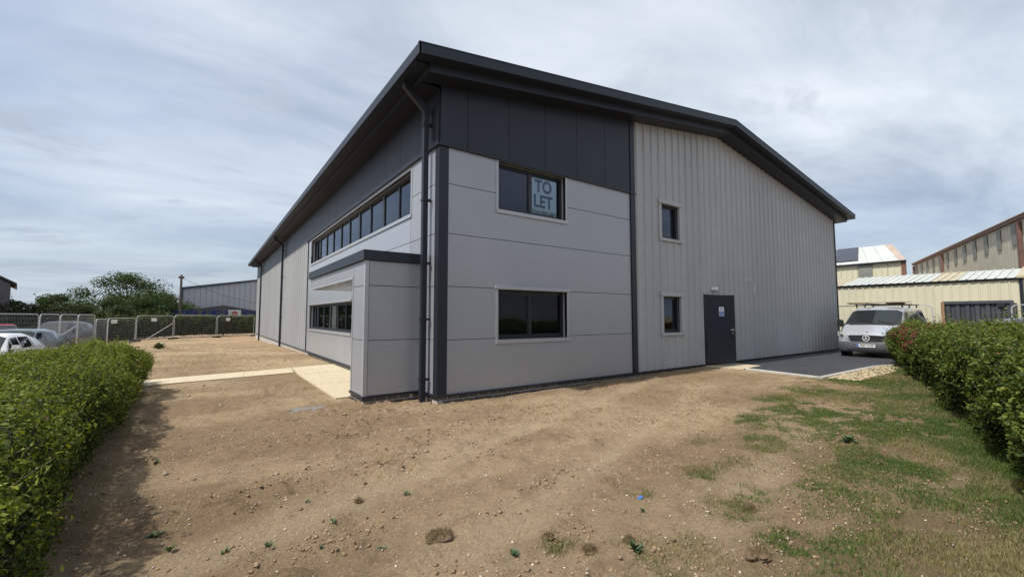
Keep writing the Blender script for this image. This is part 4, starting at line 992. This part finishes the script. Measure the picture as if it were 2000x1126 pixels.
def wheel(parent, x, y, r, w, s):
    ty = MB().tube([(x, y-w/2*s, r), (x, y-w*0.4*s, r), (x, y+w*0.4*s, r), (x, y+w/2*s, r)], [r*0.93, r, r, r*0.9], 20).build('wheel', rubber, parent, world=False, smooth=40)
    MB().tube([(x, y+w*0.5*s-.02*s, r), (x, y+(w/2+.006)*s, r)], [r*0.66, r*0.60], 16).build('rim', steel, ty, world=False)
def paint(name, c, metal=0.0): return mat(name, c, 0.28, metal, 0.5, coat=0.7, var=0.03, vscale=1.5)
def car(name, label, loc, rz, col, L=4.3, W=1.8, H=1.46, suv=False, plate=None, estate=False):
    root = thing(name, label, 'car', loc, rz); p = paint(name+'_paint', *col)
    h = L/2; w = W/2; hz = 0.98 if suv else 0.86; bl = 1.02 if suv else 0.90
    st = [(h, .34, .52, .60, w*.72, w*.76, w*.66), (h-.12, .24, .60, .70, w*.88, w*.90, w*.80), (h-.45, .22, .70, hz-.08, w*.95, w*.98, w*.86), (h-1.15, .22, bl-.06, hz+.04, w*.96, w, w*.86),
          (h-1.85, .22, bl, H-.05, w*.96, w, w*.72), (h-2.3, .22, bl+.01, H, w*.96, w, w*.73), (-h+1.2, .22, bl+.03, H-.02, w*.96, w, w*.72), (-h+(.35 if not suv else .3), .26, bl+.05, H-.12 if (suv or estate) else H-.22, w*.95, w*.98, w*.68), (-h+.06, .32, bl-.02, bl+.06, w*.9, w*.92, w*.80), (-h, .36, .7, .8, w*.8, w*.85, w*.75)]
    rg = loft_body(st); body_mesh(rg).build('body', p, root, smooth=42, world=False)
    strip('windscreen', car_glass, root, rg[3][3:8], rg[4][3:8], .10, .93, (.006, 0, .008))
    strip('rear_window', car_glass, root, rg[8][3:8], rg[7][3:8], .25, .95, (-.008, 0, .008))
    for s, (i2, i3) in ((-1, (2, 3)), (1, (8, 7))):
        for k, (a, b) in enumerate(((4, 5), (5, 6), (6, 7))):
            A, Bq = rg[a], rg[b]; patch('side_window', car_glass, root, (A[i2], Bq[i2], Bq[i3], A[i3]), .06, .94, .10, .88, (0, s*.008, .002))
        A, Bq = rg[3], rg[4]; MB().poly([bil(A[i2], Bq[i2], Bq[i3], A[i3], .45, .08)+Vector((0, s*.008, 0)), bil(A[i2], Bq[i2], Bq[i3], A[i3], .97, .08)+Vector((0, s*.008, 0)), bil(A[i2], Bq[i2], Bq[i3], A[i3], .97, .86)+Vector((0, s*.008, 0))]).build('quarter_light', car_glass, root, world=False)
        mr = MB(); mx0 = h-1.62; yy = s*(w+.03)
        mr.prism([(mx0, yy, bl+.06), (mx0, yy+s*.19, bl+.08), (mx0, yy+s*.18, bl+.20), (mx0, yy+s*.02, bl+.20)], (.13, 0, 0)); mr.prism([(mx0+.03, s*(w-.06), bl+.05), (mx0+.03, yy+s*.05, bl+.07), (mx0+.03, yy+s*.05, bl+.11)], (.05, 0, 0)); mr.build('mirror', p, root, world=False)
        patch('headlight', lamp_glass, root, (rg[1][i2], rg[2][i2], rg[2][i3], rg[1][i3]), .02, .85, -.5, .25, (.015, s*.012, 0))
        for x in (h-.82, -h+.78):
            MB().tube([(x, s*(w-.19), .33), (x, s*(w+.006), .33)], .375, 22).build('wheel_arch', black_pl, root, world=False); wheel(root, x, s*(w-.085), .32, .2, s)
    MB().prism([(h-.02, -w*.55, .50), (h-.02, w*.55, .50), (h-.06, w*.50, .66), (h-.06, -w*.50, .66)], (.03, 0, 0)).build('grille', black_pl, root, world=False)
    MB().prism([(h-.03, -w*.7, .30), (h-.03, w*.7, .30), (h-.03, w*.66, .43), (h-.03, -w*.66, .43)], (.035, 0, 0)).build('lower_grille', black_pl, root, world=False)
    MB().box(h+.008, h+.018, -.26, .26, .44, .55).build('number_plate', signwhite, root, world=False)
    MB().box(h-.01, h+.016, -.06, .06, .60, .64).build('badge', chrome, root, world=False)
    return root
gzf = lambda x, y: float(gz(x, y))
car('parked_car', 'white hatchback car behind the left hedge', (-9.55, 14.6, -0.44), R(-97), ((0.72, 0.73, 0.74),), H=1.47)
car('parked_car', 'grey-green estate car behind the white hatchback', (-9.95, 19.3, -0.44), R(-97), ((0.13, 0.16, 0.17), 0.3), H=1.52, estate=True)
car('parked_car', 'dark blue off-road car behind the fence corner', (-11.0, 31.4, -0.44), R(-104), ((0.012, 0.015, 0.026),), L=4.4, W=1.95, H=1.74, suv=True)
car('parked_car', 'small red car half hidden behind the dark car', (-14.2, 34.0, -0.40), R(-70), ((0.33, 0.02, 0.025),), L=3.9, W=1.7, H=1.52)
c = dirpt(1985, 23.0); car('parked_car', 'dark grey car behind the right hedge by the container', (c[0], c[1], 0.06), R(118), ((0.06, 0.065, 0.075), 0.4), H=1.50)

# silver van
V_ = thing('silver_van', 'silver van with a roof rack parked facing the viewer on the asphalt', 'van', (18.75, -1.92, 0.09), R(181))
vp = paint('van_silver', (0.52, 0.54, 0.57), 0.45); bump_m = mat('grey_bumper', (0.085, 0.088, 0.092), 0.5)
st = [(2.34, .30, .60, .80, .66, .74, .62), (2.26, .26, .68, .88, .82, .86, .74), (2.05, .24, .80, .99, .90, .935, .80), (1.58, .24, 1.06, 1.19, .93, .95, .83), (0.80, .24, 1.16, 1.80, .93, .95, .735), (0.45, .24, 1.18, 1.875, .93, .95, .745), (-1.0, .24, 1.18, 1.89, .93, .95, .745), (-2.15, .26, 1.18, 1.87, .93, .95, .74), (-2.36, .30, 1.15, 1.72, .90, .92, .70)]
rg = loft_body(st); body_mesh(rg).build('body', vp, V_, smooth=38, world=False)
strip('windscreen', car_glass, V_, rg[3][3:8], rg[4][3:8], .06, .92, (.008, 0, .008))
MB().prism([(1.60, -.70, 1.205), (1.60, .70, 1.205), (1.50, .70, 1.275), (1.50, -.70, 1.275)], (.006, 0, .006)).build('scuttle', black_pl, V_, world=False)
MB().tube([(1.56, .10, 1.25), (1.40, -.45, 1.40)], .009, 5).tube([(1.56, .60, 1.25), (1.44, .15, 1.36)], .009, 5).build('wiper', black_pl, V_, world=False)
for s, (i2, i3) in ((-1, (2, 3)), (1, (8, 7))):
    A, Bq = rg[3], rg[4]; q = (A[i2], Bq[i2], Bq[i3], A[i3]); o = Vector((0, s*.009, .002))
    MB().poly([bil(*q, .40, .10)+o, bil(*q, .97, .06)+o, bil(*q, .97, .84)+o]).build('quarter_light', car_glass, V_, world=False)
    for a, b, s0, s1 in ((4, 5, .02, 1.0), (5, 6, .0, .42), (5, 6, .50, .97), (6, 7, .06, .94)):
        patch('side_window', car_glass, V_, (rg[a][i2], rg[b][i2], rg[b][i3], rg[a][i3]), s0, s1, .08, .86, o)
    MB().prism([(1.24, s*.955, 1.10), (1.24, s*1.13, 1.10), (1.24, s*1.16, 1.16), (1.24, s*1.15, 1.36), (1.24, s*1.10, 1.40), (1.24, s*.985, 1.38)], (.13, 0, 0)).prism([(1.27, s*.86, 1.08), (1.27, s*1.0, 1.08), (1.27, s*1.0, 1.22), (1.27, s*.84, 1.24)], (.08, 0, 0)).build('mirror', black_pl, V_, world=False)
    # wrap-round headlamp, standing 10 mm proud of the wing
    hl = [(2.352, s*.50, .655), (2.300, s*.80, .70), (2.09, s*.945, .80), (2.03, s*.935, .965), (2.225, s*.82, .925), (2.335, s*.56, .835)]
    MB().prism(hl, (.012, s*.010, .006)).build('headlight', lamp_glass, V_, world=False)
    MB().tube([(2.28, s*.74, .79), (2.325, s*.755, .79)], [.075, .065], 14).build('headlight_reflector', chrome, V_, world=False)
    for x in (1.50, -1.55):
        MB().tube([(x, s*.74, .36), (x, s*.956, .36)], .41, 24).build('wheel_arch', black_pl, V_, world=False); wheel(V_, x, s*.865, .335, .22, s)
    MB().box(-2.1, 1.95, s*.952, s*.972, .42, .54).build('rubbing_strip', bump_m, V_, world=False)
bp_ = MB(); prof = [(-.955, 1.95), (-.93, 2.18), (-.80, 2.34), (-.55, 2.405), (0, 2.425), (.55, 2.405), (.80, 2.34), (.93, 2.18), (.955, 1.95)]
zz_ = [(.20, -.05), (.27, .0), (.50, .012), (.575, -.02)]
for z, dx in zz_: bp_.v += [(x+dx, y, z) for y, x in prof]
n = len(prof)
for i in range(3):
    for j in range(n-1): bp_.f.append((i*n+j, i*n+j+1, (i+1)*n+j+1, (i+1)*n+j))
bp_.f.append(tuple(range(3*n, 4*n))); bp_.f.append(tuple(range(n-1, -1, -1)))
bmp = bp_.build('bumper', bump_m, V_, smooth=40, world=False)
li = MB()
li.prism([(2.36, -.62, .235), (2.36, .62, .235), (2.43, .5, .235), (2.436, 0, .235), (2.43, -.5, .235)], (0, 0, .075)); li.build('lower_intake', black_pl, bmp, world=False)
grl = MB(); gy_ = [-.56, -.42, 0, .42, .56]
grl.prism([(2.372, -.44, .600), (2.380, 0, .590), (2.372, .44, .600), (2.345, .56, .76), (2.350, .52, .815), (2.350, 0, .835), (2.350, -.52, .815), (2.345, -.56, .76)], (.012, 0, 0)); gr = grl.build('grille', black_pl, V_, world=False)
for z in (.655, .705, .755, .80): MB().box(2.375, 2.396, -.50, .50, z-.006, z+.006).build('slat', bump_m, gr, world=False)
# round three-pointed emblem
em = MB(); ex, ez, er = 2.405, .71, .098
ringp = [(ex, er*math.cos(t), ez+er*math.sin(t)) for t in np.linspace(0, 2*math.pi, 25)]
em.tube(ringp, .012, 6, False)
for a in (90, 210, 330):
    t = R(a); u = Vector((0, math.cos(t), math.sin(t))); pv = Vector((0, -math.sin(t), math.cos(t))); c0 = Vector((ex, 0, ez))
    em.prism([c0+pv*.017, c0+u*er, c0-pv*.017], (.010, 0, 0))
em.build('emblem', white_pl, V_, world=False)
MB().box(2.20, 2.235, -.03, .03, .925, .94).build('bonnet_badge', chrome, V_, world=False)
npl = MB().box(2.436, 2.445, -.265, .265, .385, .500).build('number_plate', signwhite, V_, world=False)
MB().box(2.4455, 2.447, -.262, -.215, .388, .497).build('blue_band', signblue, npl, world=False)
v, f = text_mesh('FE57 WXP', .105, 0, .002, .86); mt = MB(); mt.v = [(2.4475, a+.022, .442+b) for a, b, c in v]; mt.f = f; lt = mt.build('plate_lettering', ink, npl, world=False)
rk = MB()
for x in (0.55, -0.55, -1.7):
    rk.box(x-.02, x+.02, -.78, .78, 1.985, 2.015)
    for s in (-1, 1): rk.box(x-.025, x+.025, s*.70-.02, s*.70+.02, 1.86, 1.99)
rk.build('roof_rack', black_pl, V_, world=False)
ld = MB()
# ladder and timber lashed on the rack
lad = thing('ladder', 'wooden boards and ladder lashed across the van roof rack', 'ladder', (18.75, -1.92, 0.09), R(181))
pine = mat('pine_board', (0.30, 0.22, 0.13), 0.7, var=0.2, vscale=6)
MB().box(-1.9, 0.78, -.98, -.90, 2.02, 2.06).build('stile', pine, lad, world=False); MB().box(-1.9, 0.78, -.42, -.34, 2.02, 2.06).build('stile', pine, lad, world=False)
for i in range(9): MB().box(-1.8+i*.3, -1.77+i*.3, -.90, -.42, 2.03, 2.05).build('rung', pine, lad, world=False)
MB().box(0.62, 0.74, -.95, .98, 2.06, 2.085).build('board', pine, lad, world=False)
MB().box(0.2, 0.7, .25, .75, 2.02, 2.056).build('board', mat('dark_red_board', (0.16, .06, .05), .7), lad, world=False)

# ------------------------------------------------------------------ small things on the soil
# grass and dry stubble
def scatter(n, box, prob):
    x = rng.uniform(box[0], box[1], n); y = rng.uniform(box[2], box[3], n); k = rng.random(n) < prob(x, y); return x[k], y[k]
def blades(x, y, h, w, cols, lean=0.5):
    n = len(x); z = gh(x, y)-0.006; a = rng.uniform(0, 2*math.pi, n); l = rng.normal(0, lean, n)*h; b = rng.uniform(0, 2*math.pi, n)
    dx, dy = np.cos(a)*w/2, np.sin(a)*w/2; lx, ly = np.cos(b)*l, np.sin(b)*l
    v0 = np.stack([x-dx, y-dy, z], -1); v1 = np.stack([x+dx, y+dy, z], -1)
    v2 = np.stack([x+dx*.7+lx*.35, y+dy*.7+ly*.35, z+h*.6], -1); v3 = np.stack([x-dx*.7+lx*.35, y-dy*.7+ly*.35, z+h*.6], -1); v4 = np.stack([x+lx, y+ly, z+h*np.sqrt(np.clip(1-(l/h)**2*.5, .2, 1))], -1)
    V = np.stack([v0, v1, v2, v3, v4], 1).reshape(-1, 3); i = np.arange(n)[:, None]*5
    F = np.concatenate([i+np.array([[0, 1, 2]]), i+np.array([[0, 2, 3]]), i+np.array([[3, 2, 4]])], 0)
    return V, F, np.repeat(cols, 5, 0)
def hd_(x, y): return (x-HA[0])*HN[0] + (y-HA[1])*HN[1]
gx_, gy_ = scatter(1400000, (-2.6, 6.5, -8.0, -1.6), lambda x, y: grass_mask(x, y)**1.2*(hd_(x, y) > -0.3)*sstep(0.36, 0.60, fbm(x*3.2, y*3.8, 301, 4, .6)+0.10*sstep(1.6, .2, hd_(x, y))))
fx_, fy_ = scatter(260000, (6.5, 15, -5.6, -1.2), lambda x, y: grass_mask(x, y)**1.2*(hd_(x, y) > -0.3)*.9*~((x > 8.7) & (y > -3.2)))
lx_, ly_ = scatter(60000, (-5.0, -3.4, -6.5, 6.2), lambda x, y: grass_mask(x, y)*0.5)
bx_, by_ = scatter(60000, (-9, -1.8, 7.6, 26), lambda x, y: grass_mask(x, y)*0.4)
gx_ = np.concatenate([gx_, fx_, lx_, bx_]); gy_ = np.concatenate([gy_, fy_, ly_, by_])
n = len(gx_); dd = hd_(gx_, gy_)
dry = sstep(0.45, 0.62, fbm(gx_*1.2, gy_*1.2, 331, 3)+rng.normal(0, .10, n))
gc = mixcol((0.060, 0.105, 0.026), (0.135, 0.185, 0.045), rng.random(n)); gc = gc*(1-dry[:, None]*.85) + np.array([0.30, 0.245, 0.125])*dry[:, None]*.85
gh1 = rng.uniform(0.012, 0.045, n)*(1+0.9*sstep(0.6, 0.0, np.abs(dd)))
V, Fq, C = blades(gx_, gy_, gh1, np.where(gx_ > 6, .008, .005), gc)
tag(np_mesh('grass', V, Fq, grass_m, None, C), 'patchy green and straw-coloured grass along the right hedge', 'grass', kind='stuff')
# pebbles and crumbs of soil
def pebbles(n, box, smin, smax, name, m, label, pw=3.0, clus=False):
    x = rng.uniform(box[0], box[1], n); y = rng.uniform(box[2], box[3], n)
    if clus: kk = rng.random(n) < 0.06+sstep(0.50, 0.68, fbm((x+y*0.2)*0.9, (y-x*0.2)*2.6, 57, 4, .6)); x, y = x[kk], y[kk]; n = len(x)
    k = (np.hypot(x-CAM.x, y-CAM.y) > .8) & ~((x > -0.05) & (y > -0.05)) & ~((x > -1.45) & (y > 0.6) & (y < 8)) & ~((x > 8.7) & (y > -3.1)); x, y = x[k], y[k]; n = len(x)
    s = smin + (smax-smin)*rng.random(n)**pw; z = gh(x, y)+s*.15
    o = np.array([[1, 0, 0], [-1, 0, 0], [0, 1, 0], [0, -1, 0], [0, 0, 1], [0, 0, -1.]])
    fq = np.array([[0, 2, 4], [2, 1, 4], [1, 3, 4], [3, 0, 4], [2, 0, 5], [1, 2, 5], [3, 1, 5], [0, 3, 5]])
    A = rng.uniform(0, 2*math.pi, n); ca, sa = np.cos(A), np.sin(A)
    pts = o[None]*np.stack([s, s*rng.uniform(.5, .9, n), s*rng.uniform(.35, .7, n)], -1)[:, None]*rng.uniform(.75, 1.25, (n, 6, 1))
    X2 = pts[..., 0]*ca[:, None]-pts[..., 1]*sa[:, None]+x[:, None]; Y2 = pts[..., 0]*sa[:, None]+pts[..., 1]*ca[:, None]+y[:, None]; Z2 = pts[..., 2]+z[:, None]
    V = np.stack([X2, Y2, Z2], -1).reshape(-1, 3); F = (np.arange(n)[:, None, None]*6+fq[None]).reshape(-1, 3)
    base = np.array(m)*rng.uniform(.65, 1.25, (n, 1)); C = np.repeat(base, 6, 0)
    return tag(np_mesh(name, V, F, stone_m, None, C), label, 'stones', kind='stuff')
stone_m = mat('stone', (0.4, 0.35, 0.28), 0.85, attr='col', spec=0.3)
pebbles(9000, (-4.4, 6, -7.0, 0.4), .003, .017, 'pebbles', (0.46, 0.40, 0.31), 'pale pebbles strewn over the soil')
pebbles(80000, (-4.4, 6, -7.0, 0.4), .003, .026, 'soil_crumbs', (0.27, 0.19, 0.112), 'small brown crumbs of soil', 5.0, True)
pebbles(3500, (-7.5, 12, -3, 24), .012, .045, 'far_pebbles', (0.36, 0.29, 0.2), 'scattered stones on the far soil', 4.0)
pebbles(1400, (9.0, 14.5, -3.75, -3.12), .02, .08, 'kerb_rubble', (0.40, 0.32, 0.20), 'pale rubble along the outside of the kerb', 1.5)
# clods of turf
def clod(x, y, r, label, h=0.55):
    z = float(gh(x, y)); mb = MB(); nu, nv = 22, 12
    root = thing('turf_clod', label, 'clod', (x, y, z), 0, 'clods of dug turf')
    sd_ = random.random()*50
    for j in range(nv+1):
        for i in range(nu):
            t = 2*math.pi*i/nu; ph = math.pi*j/nv-math.pi/2
            k = 0.65+0.8*float(fbm(np.array([math.cos(t)*1.7+sd_]), np.array([math.sin(t)*1.7+math.sin(ph)*1.9+sd_]), 3, 4, .65)[0])-.15
            mb.v.append((x+math.cos(t)*math.cos(ph)*r*k, y+math.sin(t)*math.cos(ph)*r*.8*k, z+r*h*.15+math.sin(ph)*r*h*k*.75))
    for j in range(nv):
        for i in range(nu): q = (i+1) % nu; mb.f.append((j*nu+i, j*nu+q, (j+1)*nu+q, (j+1)*nu+i))
    mb.build('earth', clod_m, root, smooth=30)
    n = int(520*r/.15); t = rng.uniform(0, 2*math.pi, n); rr_ = r*np.sqrt(rng.random(n))*.95
    V, F, C = blades(x+np.cos(t)*rr_, y+np.sin(t)*rr_*.8, rng.uniform(.012, .05, n), np.full(n, .005), np.array([0.24, 0.18, 0.105])*rng.uniform(.5, 1.2, (n, 1)), 1.0)
    hh = np.repeat(np.clip(1-(rr_/r)**2, 0, 1)**.5*r*h*.85, 5); V[:, 2] += hh
    np_mesh('dead_roots', V, F, grass_m, root, C)
clod_m = mat('dark_earth', (0.17, 0.122, 0.076), 0.95, var=0.5, vscale=14, bump=1.0, bscale=30, spec=0.1)
def gpt(px, py):
    a = (px-1000)/832.0; b = (563-py)/832.0
    fw = Vector((math.cos(YAW)*math.cos(PITCH), math.sin(YAW)*math.cos(PITCH), math.sin(PITCH))); rt = Vector((math.sin(YAW), -math.cos(YAW), 0)); up = rt.cross(fw)
    d = fw+rt*a+up*b; t = -1.6/d.z; return CAM.x+d.x*t, CAM.y+d.y*t
for (px, py, r, lb) in ((858, 1052, .11, 'largest dark turf clod in the middle foreground'), (1070, 1052, .045, 'small dry turf clod left of a grass tuft'), (1150, 1075, .06, 'dark clod behind the green tuft at the bottom'), (1228, 1062, .05, 'round clod below the blue scrap'), (1480, 1090, .09, 'broad matted turf clod at lower right'), (700, 978, .035, 'flat brown clod at the foot of a ridge'), (1465, 985, .05, 'small clod in the thin grass at right')):
    x, y = gpt(px, py); clod(x, y, r, lb)
# weeds
def weed(x, y, r, n, label, name='weed'):
    z = float(gh(x, y)); mb = MB()
    root = thing(name, label, 'weed', (x, y, z), 0, 'weeds sprouting from the soil')
    for i in range(n):
        a = random.uniform(0, 6.28); el = random.uniform(.35, 1.3); l = r*random.uniform(.6, 1.2); w = l*.24
        d = Vector((math.cos(a)*math.cos(el), math.sin(a)*math.cos(el), math.sin(el))); s = Vector((-math.sin(a), math.cos(a), 0)); b = Vector((x, y, z)); m1 = b+d*l*.55; tip = b+d*l-Vector((0, 0, l*.18))
        mb.poly([b, m1-s*w, tip]).poly([b, tip, m1+s*w])
    mb.build('leaves', weed_m[random.randrange(2)], root)
weed_m = [mat('weed_leaf', (0.05, 0.085, 0.03), 0.6), mat('weed_leaf_light', (0.08, 0.115, 0.038), 0.6)]
WD = [(650, 1027, .05, 10, 'upright weed left of the big turf clod'), (795, 966, .05, 9, 'small weed up from the big turf clod'), (525, 1074, .05, 10, 'low weed at the bottom left of the soil'), (625, 1068, .04, 9, 'spreading weed at the bottom, left of the big clod'), (465, 962, .035, 7, 'tiny weed at left in the sunny soil'), (305, 905, .06, 12, 'grassy weed at the edge of the hedge shadow'), (303, 1047, .06, 12, 'weed clump in the lower left foreground'), (330, 1080, .06, 10, 'weed clump at the bottom edge, left'), (440, 1075, .045, 8, 'weed between the two bottom-left clumps'), (745, 1075, .04, 7, 'weed below the big turf clod'), (1240, 1080, .08, 16, 'spiky green weed at bottom right of centre'), (1255, 1000, .05, 9, 'small weed beside the blue scrap'), (1660, 868, .14, 26, 'taller weed standing in the thin grass'), (310, 677, .45, 40, 'bushy weed alone on the far soil'), (600, 985, .03, 6, 'tiny seedling on the left soil'), (1000, 1080, .06, 10, 'wispy weed at the bottom centre')]
for (px, py, r, n, lb) in WD:
    x, y = gpt(px, py); weed(x, y, r, n, lb)
# blue scrap, manhole cover
x, y = gpt(1250, 973); z = float(gh(x, y))
tag(MB().prism([(x-.03, y-.02, z+.004), (x+.035, y-.012, z+.012), (x+.03, y+.012, z+.02), (x-.02, y+.016, z+.006)], (0, 0, .004)).build('plastic_scrap', mat('faded_blue_plastic', (0.05, 0.14, 0.36), 0.5)), 'torn blue plastic scrap on the soil', 'litter')
x, y = gpt(605, 800); z = float(gh(x, y))
mc = thing('manhole_cover', 'grey metal manhole cover sunk in the soil near the porch', 'manhole cover', (x, y, z))
MB().box(x-.28, x+.28, y-.14, y+.14, z-.03, z+.02).build('plate', mat('dusty_iron', (0.17, 0.165, 0.15), 0.8, var=0.3, vscale=20), mc); MB().box(x-.31, x+.31, y-.17, y-.145, z-.03, z+.012).box(x-.31, x+.31, y+.145, y+.17, z-.03, z+.012).build('frame', kerb_m, mc)
